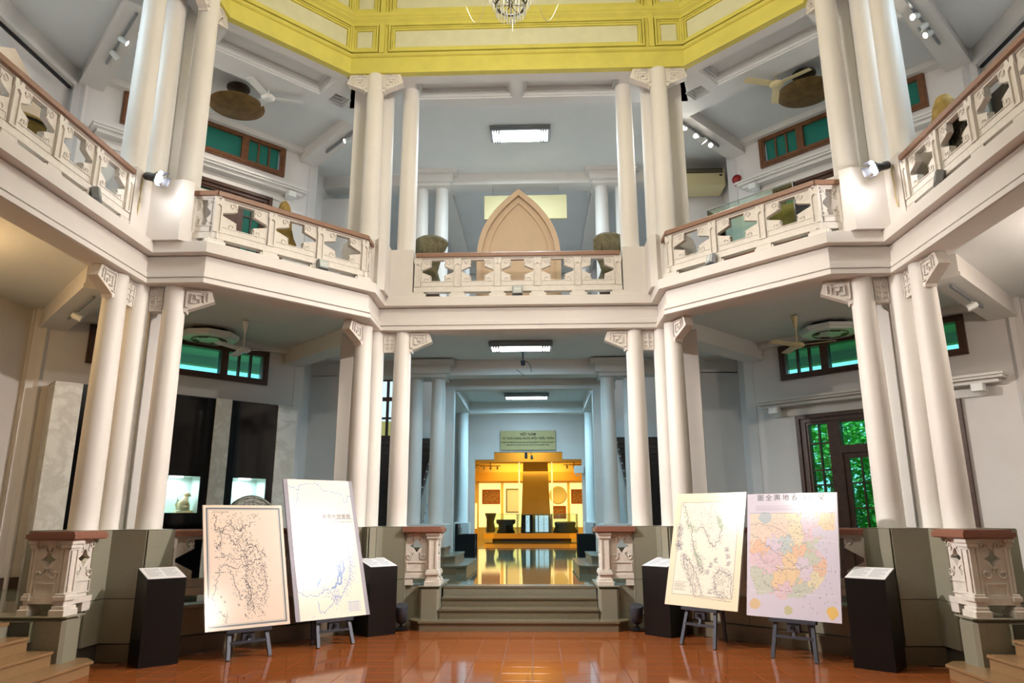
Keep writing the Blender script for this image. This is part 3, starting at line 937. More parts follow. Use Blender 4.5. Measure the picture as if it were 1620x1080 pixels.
def stair_post(fr, s, label, dv):
    # granite pedestal
    B = (s * 1.35, 4.72 + dv)
    ped = thing('pedestal', 'grey granite pedestal block under ' + label, 'pedestal', fr @ T(B[0], B[1], 0), 'granite pedestals by the steps')
    sh = T(-B[0], -B[1], 0)
    def u(a, b_):
        return (min(s * a, s * b_), max(s * a, s * b_))
    u0, u1 = u(1.2, 1.5)
    MB(sh).bbox(u0, u1, 4.72 + dv, 5.90, 0.1375, 0.585, 0.035).build('shaft', 'granite', ped)
    MB(sh).bbox(u0 - .015, u1 + .015, 4.70 + dv, 5.92, 0.585, 0.60, 0.003).build('cap', 'granite', ped)
    a, b_ = u(1.5, 1.765)
    MB(sh).box(a, b_, 4.86 + dv, 5.2, 0, 0.6).build('side_wall', 'granite', ped)
    root = thing('stair_balustrade', 'carved white stone balustrade with brown rail ' + label, 'balustrade', fr @ T(B[0], B[1], 0.60), 'carved balustrades by the steps')
    sh = T(-B[0], -B[1], -0.60)
    def post(uc, vc, w, d):
        m = MB(sh)
        for z0, z1, g in ((.60, .665, .035), (.665, .70, .02), (.70, .755, 0.0), (.755, .80, .022), (.80, .825, .01)):
            m.bbox(uc - w / 2 - g, uc + w / 2 + g, vc - d / 2 - g, vc + d / 2 + g, z0, z1, .006)
        m.bbox(uc - w / 2 + .012, uc + w / 2 - .012, vc - d / 2 + .012, vc + d / 2 - .012, .82, 1.29, .012)
        for z0, z1, g in ((1.27, 1.29, 0.0), (1.29, 1.33, .012), (1.33, 1.372, .025)):
            m.bbox(uc - w / 2 - g, uc + w / 2 + g, vc - d / 2 - g, vc + d / 2 + g, z0, z1, .005)
        # raised fillets on the faces
        for sg in (-1, 1):
            m.box(uc + sg * (w / 2 - .035) - .012, uc + sg * (w / 2 - .035) + .012, vc - d / 2 - .002, vc + d / 2 + .002, .84, 1.26)
        m.build('post', 'carving_paint', root)
    post(s * 1.315, 4.83 + dv, .17, .10)
    post(s * 1.315, 5.205, .15, .05)
    def dia(w, h, cz):
        return [(-w * .5, cz), (-w * .2, cz + h * .18), (-w * .14, cz + h * .38), (0, cz + h * .5), (w * .14, cz + h * .38), (w * .2, cz + h * .18), (w * .5, cz), (w * .2, cz - h * .18), (w * .14, cz - h * .3), (0, cz - h * .5), (-w * .14, cz - h * .3), (-w * .2, cz - h * .18)]
    # panel across, between the post and the plinth
    a, b_ = u(1.39, 1.765)
    c = (a + b_) / 2
    m = MB(sh); m.wall(rect(a, b_, .76, 1.372), [[(c + x, z) for x, z in dia(.22, .20, 1.17)]], 4.84 + dv, 4.90 + dv)
    m.wall(rect(a + .04, b_ - .04, .80, .94), [rect(a + .055, b_ - .055, .815, .925)], 4.828 + dv, 4.845 + dv)
    p = m.build('panel', 'carving_paint', root)
    for x, z, i, j in ((c - .10, 1.31, 1, 1), (c + .10, 1.31, -1, 1), (c - .1, 1.02, 1, -1), (c + .1, 1.02, -1, -1)):
        link('scroll', SCROLL, p, sh @ T(x, 4.836 + dv, z) @ Matrix.Diagonal((i, 1, j, 1)))
    # panel along the steps
    M = sh @ T(s * 1.285, 5.03 + dv / 2, 0) @ RZ(-90)
    m = MB(M); m.wall(rect(-.16, .16, .76, 1.372), [dia(.17, .17, 1.17)], -.03, .03)
    m.box(-.2, .2, -.05, .05, .72, .79); m.box(-.19, .19, -.04, .04, .79, .81); m.box(-.18, .18, -.042, .042, 1.33, 1.372)
    for q in (-1, 1):
        m.box(min(q * .13, q * .16), max(q * .13, q * .16), -.038, .038, .81, 1.34)
    for q in (-1, 1):
        m.wall(rect(-.11, .11, .80, .93), [rect(-.095, .095, .815, .915)], min(q * .03, q * .042), max(q * .03, q * .042))
    p = m.build('panel', 'carving_paint', root)
    for q in (-1, 1):
        for x, z, i, j in ((-.07, 1.30, 1, 1), (.07, 1.30, -1, 1), (-.07, 1.02, 1, -1), (.07, 1.02, -1, -1)):
            link('scroll', SCROLL, p, M @ T(x, q * .034, z) @ Matrix.Diagonal((i, 1, j, 1)))
    m = MB(sh); m.box(*u(1.27, 1.765), 4.81 + dv, 4.93 + dv, .70, .762)
    m.build('bottom_rail', 'carving_paint', root)
    MB(sh).box(*u(1.62, 1.765), 4.82 + dv, 4.92 + dv, .6, .70).build('foot', 'carving_paint', root)
    # brown rail, L-shaped, with chamfered edge
    def L(e):
        q = [(1.17 + e, 4.72 + dv + e), (1.78, 4.72 + dv + e), (1.78, 5.0 + dv - e), (1.46 - e, 5.0 + dv - e), (1.46 - e, 5.26 - e), (1.17 + e, 5.26 - e)]
        return [(s * x, y) for x, y in q]
    m = MB(sh); m.prism(L(0.02), 1.372, 1.385); m.prism(L(0.0), 1.385, 1.435); m.prism(L(0.025), 1.435, 1.462)
    m.build('handrail', 'terrazzo_rail', root)

stair_post(FRONT, -1, 'just left of the central steps', 0.0)
stair_post(FRONT, 1, 'just right of the central steps', 0.0)
stair_post(LEFT @ T(0.06, -.05, 0), 1, 'above the bottom left steps', 0.0)
stair_post(RIGHT @ T(-0.06, -.05, 0), -1, 'above the bottom right steps', 0.0)

# ------------------------------------------------------------------ windows and doors of the diagonal walls
wn = [0]
def strip_window(fr, z0, z1, glass):
    wn[0] += 1
    m = MB(fr)
    holes = [rect(-1.50, -0.80, z0 + .11, z1 - .11), rect(-0.66, 0.66, z0 + .11, z1 - .11), rect(0.80, 1.50, z0 + .11, z1 - .11)]
    m.wall(rect(-1.62, 1.62, z0, z1), holes, 8.84, 9.0)
    m.wall(rect(-1.60, 1.60, z0 + .03, z1 - .03), [rect(-1.54, 1.54, z0 + .07, z1 - .07)], 8.825, 8.85)
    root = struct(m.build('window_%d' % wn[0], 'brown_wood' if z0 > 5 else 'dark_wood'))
    MB(fr).box(-0.66, 0.66, 8.915, 8.93, z0 + .11, z1 - .11).build('pane', glass, root)
    for a, b_ in ((-1.50, -0.80), (0.80, 1.50)):
        w = (b_ - a) / 3
        mm = MB(fr)
        for k in (1, 2):
            mm.box(a + k * w - .016, a + k * w + .016, 8.88, 8.96, z0 + .11, z1 - .11)
        mm.build('glazing_bar', 'brown_wood' if z0 > 5 else 'dark_wood', root)
        for k in range(3):
            MB(fr).box(a + k * w + .016, a + (k + 1) * w - .016, 8.915, 8.93, z0 + .11, z1 - .11).build('pane', glass, root)
dn = [0]
def big_door(fr, z0, z1, glass, zt):
    # four-part glazed screen: side lights and a double leaf under a transom
    dn[0] += 1
    m = MB(fr)
    ht = z1 - 0.12
    holes = [rect(-1.18, -0.82, z0 + .5, ht), rect(0.82, 1.18, z0 + .5, ht), rect(-0.60, 0.60, zt + .14, ht), rect(-0.60, 0.60, z0, zt)]
    m.wall(rect(-1.33, 1.33, z0, z1), holes, 8.86, 9.0)
    m.wall([(-1.40, z0), (-1.33, z0), (-1.33, z1), (1.33, z1), (1.33, z0), (1.40, z0), (1.40, z1 + .07), (-1.40, z1 + .07)], [], 8.82, 8.9)
    m.wall([(-1.26, z0), (-1.22, z0), (-1.22, z1 - .08), (1.22, z1 - .08), (1.22, z0), (1.26, z0), (1.26, z1 - .04), (-1.26, z1 - .04)], [], 8.83, 8.87)
    root = struct(m.build('door_%d' % dn[0], 'dark_wood'))
    def lights(a, b_, c, d, nx, zs):
        w = (b_ - a) / nx
        bars = MB(fr)
        for k in range(1, nx):
            bars.box(a + k * w - .012, a + k * w + .012, 8.89, 8.96, c, d)
        for z in zs:
            bars.box(a, b_, 8.89, 8.96, z - .012, z + .012)
        if nx > 1 or zs:
            bars.build('glazing_bar', 'dark_wood', root)
        Z = [c] + list(zs) + [d]
        for k in range(nx):
            for j in range(len(Z) - 1):
                MB(fr).box(a + k * w, a + (k + 1) * w, 8.92, 8.928, Z[j], Z[j + 1]).build('pane', glass, root)
    H = ht - z0
    zs = [z0 + .5 + (ht - z0 - .5) * f for f in (.28, .5, .62, .84)]
    lights(-1.18, -0.82, z0 + .5, ht, 2, zs)
    lights(0.82, 1.18, z0 + .5, ht, 2, zs)
    lights(-0.60, 0.60, zt + .14, ht, 1, [])
    for a in (-0.60, 0.0):
        leaf = MB(fr).wall(rect(a + .005, a + .595, z0 + .01, zt - .005), [rect(a + .09, a + .51, z0 + .5, zt - .1)], 8.90, 8.95).build('door_leaf', 'dark_wood', root)
        c, d = z0 + .5, zt - .1
        zz = [c + (d - c) * f for f in (.22, .44, .72)]
        bars = MB(fr); bars.box(a + .288, a + .312, 8.90, 8.95, c, d)
        for z in zz:
            bars.box(a + .09, a + .51, 8.90, 8.95, z - .012, z + .012)
        bars.build('glazing_bar', 'dark_wood', leaf)
        Z = [c] + zz + [d]
        for k in range(2):
            for j in range(4):
                MB(fr).box(a + .09 + k * .21, a + .30 + k * .21, 8.92, 8.928, Z[j], Z[j + 1]).build('pane', glass, leaf)
for fr in (DL, DR):
    strip_window(fr, 4.19, 4.87, 'window_glass')
    strip_window(fr, 8.77, 9.47, 'teal_glass')
    big_door(fr, UF + .02, 8.13, 'teal_glass', 7.45)
big_door(DR, GF, 3.40, 'window_glass', 2.72)

# moulded ledges over the doors, with their small block lamps and cable
tn = [60]
for fr, z, only in ((DR, 3.70, 0), (DL, 8.42, 0), (DR, 8.42, 0)):
    m = MB(fr)
    m.box(-2.08, 2.08, 8.62, 8.9, z + .02, z + .075); m.box(-2.1, 2.1, 8.58, 8.9, z + .06, z + .10); m.box(-2.0, 2.0, 8.70, 8.9, z - .04, z + .02)
    m.box(-1.8, 1.8, 8.86, 8.9, z - .22, z - .12)
    struct(m.build('trim_%d' % tn[0], 'white_paint')); tn[0] += 1
def block_lamp(fr, u, z, label):
    o = MB().bbox(-.09, .09, -.09, .09, 0, .13, .015).box(-.04, .04, .09, .22, .04, .09).build('block_lamp', 'white_enamel')
    o.matrix_basis = fr @ T(u, 8.67, z)
    tag(o, label, 'lamp', 'white block lamps under the ledges')
block_lamp(DR, -1.72, 3.53, 'small white box lamp at the left end of the lower right ledge')
block_lamp(DR, 1.72, 3.53, 'small white box lamp at the right end of the lower right ledge')
block_lamp(DL, 1.72, 8.26, 'small white box lamp under the upper left ledge')
block_lamp(DR, -1.72, 8.26, 'small white box lamp under the upper right ledge')

# ------------------------------------------------------------------ marble and black display cabinet, lower left
cab = thing('display_cabinet', 'tall marble and black glass display wall with lit niches', 'display cabinet', DL @ T(0, 8.4, GF))
sh = T(0, -8.4, -GF)
ZT = 3.75
for a, b_ in ((-2.09, -1.69), (-.78, -.48), (.48, .78), (1.69, 2.09)):
    MB(sh).bbox(a, b_, 8.40, 8.9, GF, ZT, .004).build('marble_pilaster', 'marble', cab)
for a, b_, n0, n1 in ((-1.69, -.78, -1.56, -.92), (-.48, .48, -.33, .34), (.78, 1.69, .92, 1.56)):
    p = MB(sh).wall(rect(a, b_, GF, ZT - .02), [rect(n0, n1, 1.69, 2.32)], 8.415, 8.44).build('black_panel', 'black_gloss', cab)
    MB(sh).wall(rect(a + .1, b_ - .1, 2.5, ZT - .2), [], 8.408, 8.416).build('upper_glass', 'black_gloss', p)
    m = MB(sh)
    m.box(n0, n1, 8.84, 8.86, 1.69, 2.32); m.box(n0 - .02, n0, 8.44, 8.86, 1.67, 2.34); m.box(n1, n1 + .02, 8.44, 8.86, 1.67, 2.34)
    m.box(n0, n1, 8.44, 8.86, 1.67, 1.69); m.box(n0, n1, 8.44, 8.86, 2.32, 2.34)
    m.build('niche', 'niche_back', p)
    MB(sh).box((n0 + n1) / 2 - .1, (n0 + n1) / 2 + .1, 8.6, 8.7, 2.30, 2.318).build('niche_lamp', 'lamp_glow', p)
    pos = DL @ Vector(((n0 + n1) / 2, 8.62, 2.27))
    light('niche_light', 'AREA', pos, 5.0, (0.80, 0.97, 1.0), aim=(pos.x, pos.y, 0), size=0.35)
MB(sh).box(-2.09, 2.09, 8.44, 8.9, ZT - .02, ZT).build('top', 'black_metal', cab)
# little lion
def lion():
    r = thing('lion_statue', 'small pale seated lion figurine in the lit niche', 'figurine', DL @ T(.16, 8.58, 1.69))
    MB().bbox(-.15, .15, -.07, .07, 0, .04, .01).build('base', 'cream_ceramic', r)
    m = MB()
    m.tube([(-.06, 0, .05), (-.05, 0, .14), (0, 0, .22), (.02, 0, .28)], [.07, .075, .06, .045], 10)
    m.build('body', 'cream_ceramic', r, 60)
    m = MB(); m.lathe([(.005, -.05), (.04, -.035), (.055, 0), (.045, .035), (.005, .05)], 10, (.03, 0, .32)); m.tube([(.06, 0, .31), (.1, 0, .30)], [.03, .02], 8)
    m.build('head', 'cream_ceramic', r, 60)
    m = MB()
    for y in (-.03, .03):
        m.tube([(.03, y, .2), (.07, y, .12), (.07, y, .04), (.1, y, .04)], [.028, .022, .02, .018], 8)
        m.tube([(-.05, y * 1.6, .1), (.02, y * 1.8, .1), (.0, y * 1.8, .045)], [.035, .03, .022], 8)
    m.build('legs', 'cream_ceramic', r, 60)
    MB().tube([(-.1, 0, .06), (-.14, 0, .14), (-.11, 0, .22), (-.13, 0, .27)], [.02, .018, .016, .006], 8).build('tail', 'cream_ceramic', r, 60)
lion()
# bronze drum standing on edge behind the first map
r = thing('bronze_drum', 'round dark bronze drum face with ornament behind the leftmost map', 'drum', DL @ T(.10, 5.55, GF))
MB(T(0, 0, 0) ).box(-.3, .3, -.18, .18, 0, .62).build('stand', 'dark_wood', r)
Md = T(0, 0, .98) @ Matrix.Rotation(math.radians(80), 4, 'X')
m = MB(Md); m.lathe([(.36, -.12), (.40, -.05), (.40, 0), (.38, .03), (.36, .03), (.355, .015), (.0, .015)], 36)
m.build('body', 'patina_bronze', r, 40)
for rr in (.30, .22, .13):
    m = MB(Md); m.tube([(rr * math.cos(a), rr * math.sin(a), .018) for a in [2 * math.pi * k / 32 for k in range(33)]], .009, 5, False)
    m.build('ring', 'light_grey_metal', r, 60)
m = MB(Md)
for k in range(14):
    a = 2 * math.pi * k / 14
    m.tube([(.25 * math.cos(a), .25 * math.sin(a), .02), (.28 * math.cos(a + .2), .28 * math.sin(a + .2), .02), (.34 * math.cos(a + .1), .34 * math.sin(a + .1), .02)], .008, 4)
for k in range(12):
    a = 2 * math.pi * k / 12
    m.add([(0, 0, .022), (.04 * math.cos(a - .26), .04 * math.sin(a - .26), .02), (.12 * math.cos(a), .12 * math.sin(a), .018), (.04 * math.cos(a + .26), .04 * math.sin(a + .26), .02)], [(0, 1, 2, 3)])
m.build('star_ornament', 'light_grey_metal', r, kind='stuff')

# ------------------------------------------------------------------ ceiling fans, cassettes, bronze discs
def fan(x, y, z, m, spin, label, drop):
    r = thing('ceiling_fan', label, 'fan', T(x, y, z - drop - .08) @ RZ(spin), 'ceiling fans')
    MB().lathe([(.02, drop - .02), (.045, drop), (.06, drop + .08)], 16).lathe([(.06, drop + .08), (.03, drop - .10), (.018, drop - .14)][::-1], 16).build('canopy', m, r, 50)
    MB().tube([(0, 0, .04), (0, 0, drop)], .013, 10).build('rod', m, r, 50)
    MB().lathe([(.01, -.045), (.08, -.04), (.12, -.015), (.125, .01), (.09, .04), (.03, .06)], 24).build('motor', m, r, 50)
    for k in range(3):
        b_ = MB(RZ(120 * k) @ Matrix.Rotation(.2, 4, 'X'))
        b_.wall([(.10, -.002), (.62, -.002), (.62, .006), (.10, .006)], [], -.065, .065)
        b_.build('blade', m, r)
fan(-4.56, 4.90, 9.5, 'white_enamel', 20, 'white ceiling fan of the upper left gallery', .34)
fan(4.64, 4.84, 9.5, 'cream_enamel', 75, 'cream ceiling fan of the upper right gallery', .34)
fan(-4.83, 5.46, 4.98, 'white_enamel', 10, 'white ceiling fan of the lower left gallery', .44)
fan(4.80, 5.54, 4.98, 'cream_enamel', -30, 'cream ceiling fan of the lower right gallery', .44)
def cassette(x, y, label):
    r = thing('ceiling_vent', label, 'air vent', T(x, y, 4.80), 'octagonal ceiling vents')
    m = MB()
    P = [(0.52 * math.cos(math.pi / 8 + k * math.pi / 4), 0.52 * math.sin(math.pi / 8 + k * math.pi / 4)) for k in range(8)]
    Q = [(a * .93, b_ * .93) for a, b_ in P]
    m.prism(P, .05, .12); m.prism(Q, .015, .05)
    m.build('housing', 'white_enamel', r)
    MB().prism([(a * .7, b_ * .7) for a, b_ in P], .12, .2).build('neck', 'dark_cable', r)
    m = MB()
    m.tube([(.30 * math.cos(a), .30 * math.sin(a), .012) for a in [2 * math.pi * k / 32 for k in range(33)]], .013, 5, False)
    for k in range(4):
        for d in (-.17, .17):
            a = k * math.pi / 2 + d
            x0, y0 = .25 * math.cos(a), .25 * math.sin(a)
            m.plate([(x0 - .035, y0 - .035), (x0 + .035, y0 - .035), (x0 + .035, y0 + .035), (x0 - .035, y0 + .035)], [[(x0 - .018, y0 - .018), (x0 + .018, y0 - .018), (x0 + .018, y0 + .018), (x0 - .018, y0 + .018)]], .003, .02)
    m.build('ring_grille', 'dark_wood', r)
cassette(-5.78, 6.12, 'white octagonal ceiling vent over the lower left gallery')
cassette(5.65, 6.17, 'white octagonal ceiling vent over the lower right gallery')
def disc(x, y, label):
    r = thing('bronze_disc', label, 'ceiling disc', T(x, y, 9.03), 'bronze ceiling discs')
    MB().lathe([(.0, .0), (.25, .004), (.44, .03), (.50, .05), (.50, .06), (.43, .055), (.2, .04)], 48).build('bowl', 'bronze', r, 40)
    MB().tube([(0, 0, .03), (0, 0, .5)], .02, 8).build('rod', 'dark_bronze', r)
    MB().lathe([(.0, .38), (.18, .385), (.21, .41), (.21, .44), (.1, .50), (.03, .52)], 32).build('canopy', 'dark_bronze', r, 40)
disc(-5.25, 5.16, 'bronze dish hanging from the upper left ceiling')
disc(5.26, 5.12, 'bronze dish hanging from the upper right ceiling')

# ------------------------------------------------------------------ fluorescent ceiling lights (own light included)
def tube_light(x, y, z, w, d, energy, label):
    r = thing('fluorescent_light', label, 'ceiling light', T(x, y, z), 'fluorescent ceiling lights')
    m = MB(); m.box(-w / 2 - .06, w / 2 + .06, -d / 2 - .06, d / 2 + .06, .07, .12); m.wall(rect(-w / 2 - .05, w / 2 + .05, .02, .08), [], -d / 2 - .04, d / 2 + .04)
    m.build('housing', 'light_grey_metal', r)
    f_ = MB()
    for s in (-1, 1):
        for q in (-1, 1):
            for k in range(3):
                a = w / 2 - .02 - .05 * k
                f_.box(min(s * (a - .03), s * a), max(s * (a - .03), s * a), min(q * (d / 2 - .03 - .04 * k), q * (d / 2 + .03)), max(q * (d / 2 - .03 - .04 * k), q * (d / 2 + .03)), .0, .02)
    f_.build('corner_fret', 'light_grey_metal', r)
    MB().box(-w / 2, w / 2, -d / 2, d / 2, .006, .022).build('diffuser', 'lamp_glow', r)
    light('fluorescent_glow', 'AREA', (x, y, z - .02), energy, COOL if z < 6 else (0.66, 0.87, 1.0), aim=(x, y, 0), shape='RECTANGLE', size=w, size_y=d)
tube_light(0, 7.35, 4.86, 1.15, .34, 80, 'wide fluorescent ceiling light at the mouth of the lower corridor')
tube_light(.03, 13.4, 4.86, 1.15, .34, 200, 'far fluorescent ceiling light deep in the lower corridor')
tube_light(0, 12.6, 9.43, 1.0, .34, 60, 'unseen fluorescent fill added behind the arch to light the upper corridor')  # added where the arch hides it, to brighten the upper corridor ceiling
tube_light(0, 17.2, 5.30, 1.15, .34, 42, 'added fluorescent fill, unseen behind the last corridor beam')  # added to brighten the corridor end wall; the beam hides it
tube_light(.02, 7.05, 9.42, 1.15, .42, 130, 'fluorescent ceiling light of the upper front gallery')
for s in (-1, 1):
    tube_light(s * 6.9, 0.6, 9.42, 1.0, .34, 95, 'fluorescent ceiling light of the upper %s gallery, outside the picture' % ('left' if s < 0 else 'right'))

# ------------------------------------------------------------------ corridor: twin columns, tiers, stairs, sign, seats
SH_F = MB().lathe([(.17, 0), (.172, .02), (.168, .03), (.166, 1.2), (.158, 2.4), (.15, 3.10), (.158, 3.12), (.158, 3.15), (.15, 3.155)], 28).mesh('shaft', 'column_paint', 40)
def fcol(x, y, z, h, label):
    o = link('column', SH_F)
    o.matrix_basis = T(x, y, z) @ Matrix.Diagonal((1, 1, h / 3.155, 1))
    tag(o, label, 'column', 'corridor columns')
SIDE = {-1: 'left', 1: 'right'}
for s in (-1, 1):
    fcol(s * 1.88, 9.1, PT, 4.63 - PT, 'lower corridor column, inner one of the twin pair on the %s' % SIDE[s])
    fcol(s * 2.38, 9.1, PT, 4.63 - PT, 'lower corridor column, outer one of the twin pair on the %s' % SIDE[s])
    fcol(s * 1.90, 15.0 - .2, PT, 4.66 - PT, 'far lower corridor column on the %s near the sign' % SIDE[s])
    fcol(s * 1.90, 9.1, UF, 9.23 - UF, 'upper corridor column, inner one of the twin pair on the %s' % SIDE[s])
    fcol(s * 2.38, 9.1, UF, 9.23 - UF, 'upper corridor column, outer one of the twin pair on the %s' % SIDE[s])
    fcol(s * 1.80, 13.6, UF, 9.26 - UF, 'far upper corridor column on the %s behind the arch' % SIDE[s])
    a, b_ = min(s * 1.62, s * 2.66), max(s * 1.62, s * 2.66)
    o = MB().bbox(a + (.02 if s > 0 else .0), b_ - (.0 if s > 0 else .02), 8.82, 10.05, GF + .45, PT, .01).build('plinth', 'white_paint')
    tag(o, 'white plinth under the twin corridor columns on the ' + SIDE[s], 'plinth', 'corridor plinths')
    o = MB().bbox(min(s * 1.66, s * 2.1), max(s * 1.66, s * 2.1), 14.5, 15.0, GF, PT, .01).build('plinth', 'white_paint')
    tag(o, 'white plinth under the far corridor column on the ' + SIDE[s], 'plinth', 'corridor plinths')
    r = thing('corridor_steps', 'grey stone tiers around the twin columns on the ' + SIDE[s], 'steps', T(s * 1.4, 7.6, GF), 'corridor tiers')
    sh = T(-s * 1.4, -7.6, -GF)
    for k, (xi, yf) in enumerate(((1.07, 7.6), (1.36, 8.15), (1.62, 8.55))):
        z = GF + .15 * (k + 1)
        m = MB(sh)
        def pl(e):
            P = [(xi + e, 10.3), (xi + e, yf + .25 + e), (xi + .18 + e, yf + e), (3.55, yf + e), (3.55, 10.3)]
            return [(s * x, y) for x, y in P]
        m.prism(pl(.02), z - .16, z - .03); m.prism(pl(0), z - .03, z)
        m.build('step', 'stone_step', r)
    # wooden stair rising away
    r = thing('staircase', 'dark wooden staircase glimpsed between the columns on the ' + SIDE[s], 'staircase', T(s * 3.5, 10.4, GF), 'staircases beside the corridor')
    sh = T(-s * 3.5, -10.4, -GF)
    st_me = MB().box(-1.0, 1.0, 0, .30, -.17, -.03).box(-1.02, 1.02, -.03, .30, -.03, 0).mesh('step', 'stair_wood')
    for k in range(17):
        link('step', st_me, r, T(0, k * .265, .45 + .17 * (k + 1)))
    xr = s * 2.45
    m2 = MB(sh)
    m2.tube([(xr, 10.3, 1.95), (xr, 14.9, 4.9)], .045, 8); m2.box(xr - .05, xr + .05, 10.25, 10.36, GF, 2.0)
    m2.build('handrail', 'dark_wood', r)
    for k in range(14):
        y = 10.45 + k * .32
        z = 1.02 + (y - 10.3) * .64
        MB(sh).box(xr - .02, xr + .02, y - .025, y + .025, z, z + 1.0).build('baluster', 'white_paint', r)
    # lobby window with dark glazing bars, on the left landing only
    if s < 0:
        cells = [(x, z) for x in (-4.56, -4.22) for z in (4.02, 4.58, 5.2, 5.78)]
        m = MB().wall(rect(-4.62, -3.9, 3.9, 6.4), [rect(x, x + .26, z, z + .5) for x, z in cells], 14.98, 15.06)
        wn[0] += 1
        w = struct(m.build('window_%d' % wn[0], 'dark_wood'))
        for x, z in cells:
            MB().box(x, x + .26, 15.0, 15.01, z, z + .5).build('pane', 'case_glass', w)
    # armchair
    r = thing('armchair', 'black framed armchair with grey cushion on the %s of the corridor' % SIDE[s], 'chair', T(s * 1.66, 13.9, GF) @ RZ(-90 * s), 'corridor armchairs')
    MB().box(-.28, .28, -.22, .2, .22, .42).build('seat', 'cushion', r)
    MB().box(-.26, .26, .16, .26, .42, .78).build('cushion', 'cushion', r)
    m = MB(); m.box(-.36, .36, .22, .3, .0, .88)
    m.build('back', 'black_metal', r)
    for q in (-1, 1):
        MB().box(min(q * .29, q * .37), max(q * .29, q * .37), -.26, .24, 0, .6).build('arm', 'black_metal', r)

# text helper
def text_mesh(body, size, m, parent, M, align='CENTER', depth=0.002, bold=0.0):
    c = bpy.data.curves.new('lettering', 'FONT')
    c.body = body
    c.size = size
    c.align_x = align
    c.align_y = 'CENTER'
    c.extrude = depth
    c.offset = bold
    t = bpy.data.objects.new('lettering_tmp', c)
    COL.objects.link(t)
    dg = bpy.context.evaluated_depsgraph_get()
    me = bpy.data.meshes.new_from_object(t.evaluated_get(dg))
    bpy.data.objects.remove(t)
    bpy.data.curves.remove(c)
    me.name = 'lettering'
    me.materials.clear()
    me.materials.append(MATS[m])
    return link('lettering', me, parent, M)
FACE = Matrix.Rotation(math.radians(90), 4, 'X')   # text facing -y

r = thing('hall_sign', 'cream sign board with dark Vietnamese lettering over the hall doorway', 'sign', T(0, 18.97, 3.93))
MB().bbox(-.98, .98, -.04, .03, 0, .68, .008).build('board', 'sign_cream', r)
for body, sz, z, b_ in (('VIỆT NAM', .125, .545, .002), ('TỪ THỜI DỰNG NƯỚC ĐẾN TRIỀU TRẦN', .098, .40, .002),
                        ('FROM THE PERIOD OF NATIONAL ESTABLISHMENT TO TRẦN DYNASTY', .058, .26, .0012),
                        ('PÉRIODE DE FONDATION DU PAYS À LA DYNASTIE TRẦN', .058, .165, .0012)):
    text_mesh(body, sz, 'ink', r, T(0, -.042, z) @ FACE, bold=b_)

def cctv(x, y, z, label):
    r = thing('security_camera', label, 'camera', T(x, y, z), 'security cameras')
    MB().box(-.07, .07, -.05, .05, -.02, 0).build('mount', 'grey_metal', r)
    MB().tube([(0, 0, -.02), (0, 0, -.22)], .016, 8).build('stem', 'grey_metal', r)
    MB().tube([(0, -.02, -.22), (.0, .03, -.30)], [.05, .045], 12).build('head', 'black_metal', r, 50)
    MB().tube([(.02, 0, -.22), (.1, 0, -.24), (.16, 0, -.34), (.17, 0, -.46)], .008, 6).build('cable', 'dark_cable', r)
    MB().tube([(-.14, 0, -.40), (-.04, 0, -.48), (.04, 0, -.54)], .006, 6).build('loose_wire', 'dark_cable', r)
cctv(.03, 8.05, 5.0, 'ceiling camera with dangling cable in the corridor mouth')
r = thing('security_camera', 'pair of dark cameras at the middle of the hall doorway head', 'camera', T(0, 18.9, 3.62))
MB().box(-.12, -.02, -.06, .1, .0, .2).build('housing', 'black_metal', r)
MB().tube([(.03, .02, .16), (.12, .02, .2), (.14, .02, .08)], .012, 6).build('cable', 'dark_cable', r)
MB().tube([(.12, 0, .1), (.14, -.04, -.02)], [.04, .05], 10).build('head', 'grey_metal', r)
r = thing('wall_box', 'white junction box at the right jamb of the hall doorway', 'box', T(1.86, 18.9, 3.1))
MB().bbox(-.25, .1, -.12, .1, 0, .25, .02).build('case', 'white_enamel', r)
MB().tube([(-.2, -.1, 0), (-.2, -.12, -.08), (-.05, -.12, -.1)], .02, 6).build('conduit', 'cream_enamel', r)

# ------------------------------------------------------------------ inside the gilded hall
light('hall_light_west', 'AREA', (-5.0, 24.5, 4.1), 300, GOLD, aim=(-4.4, 24.5, 0), size=2.0)
light('hall_light_east', 'AREA', (5.0, 24.5, 4.1), 300, GOLD, aim=(4.4, 24.5, 0), size=2.0)
light('hall_light_back', 'AREA', (0, 29.6, 4.1), 200, GOLD, aim=(0, 30.5, 0), size=4.0)
light('hall_light_door', 'AREA', (0, 20.1, 4.4), 28, GOLD, aim=(0, 20.6, 0), size=1.2)
o = thing('hall_pillar', 'broad tapering golden pillar in the middle of the far hall', 'pillar', T(.25, 28.2, GF + .34))
MB().add([(-.72, -.4, 0), (.72, -.4, 0), (.72, .4, 0), (-.72, .4, 0), (-.66, -.36, 1.2), (.66, -.36, 1.2), (.66, .36, 1.2), (-.66, .36, 1.2), (-.56, -.3, 4.0), (.56, -.3, 4.0), (.56, .3, 4.0), (-.56, .3, 4.0)],
         [(0, 1, 5, 4), (1, 2, 6, 5), (2, 3, 7, 6), (3, 0, 4, 7), (4, 5, 9, 8), (5, 6, 10, 9), (6, 7, 11, 10), (7, 4, 8, 11), (8, 9, 10, 11)]).build('shaft', 'hall_pillar', o)
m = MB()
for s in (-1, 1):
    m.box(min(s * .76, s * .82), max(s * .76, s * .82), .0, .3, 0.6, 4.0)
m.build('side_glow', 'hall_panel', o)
o = thing('case_platform', 'low golden platform for the glass cases in the far hall', 'platform', T(.05, 26.6, GF))
MB().prism([(-2.2, .5), (-1.7, 0), (1.7, 0), (2.2, .5), (2.2, 2.4), (-2.2, 2.4)], .12, .34).build('top', 'gold_paint', o)
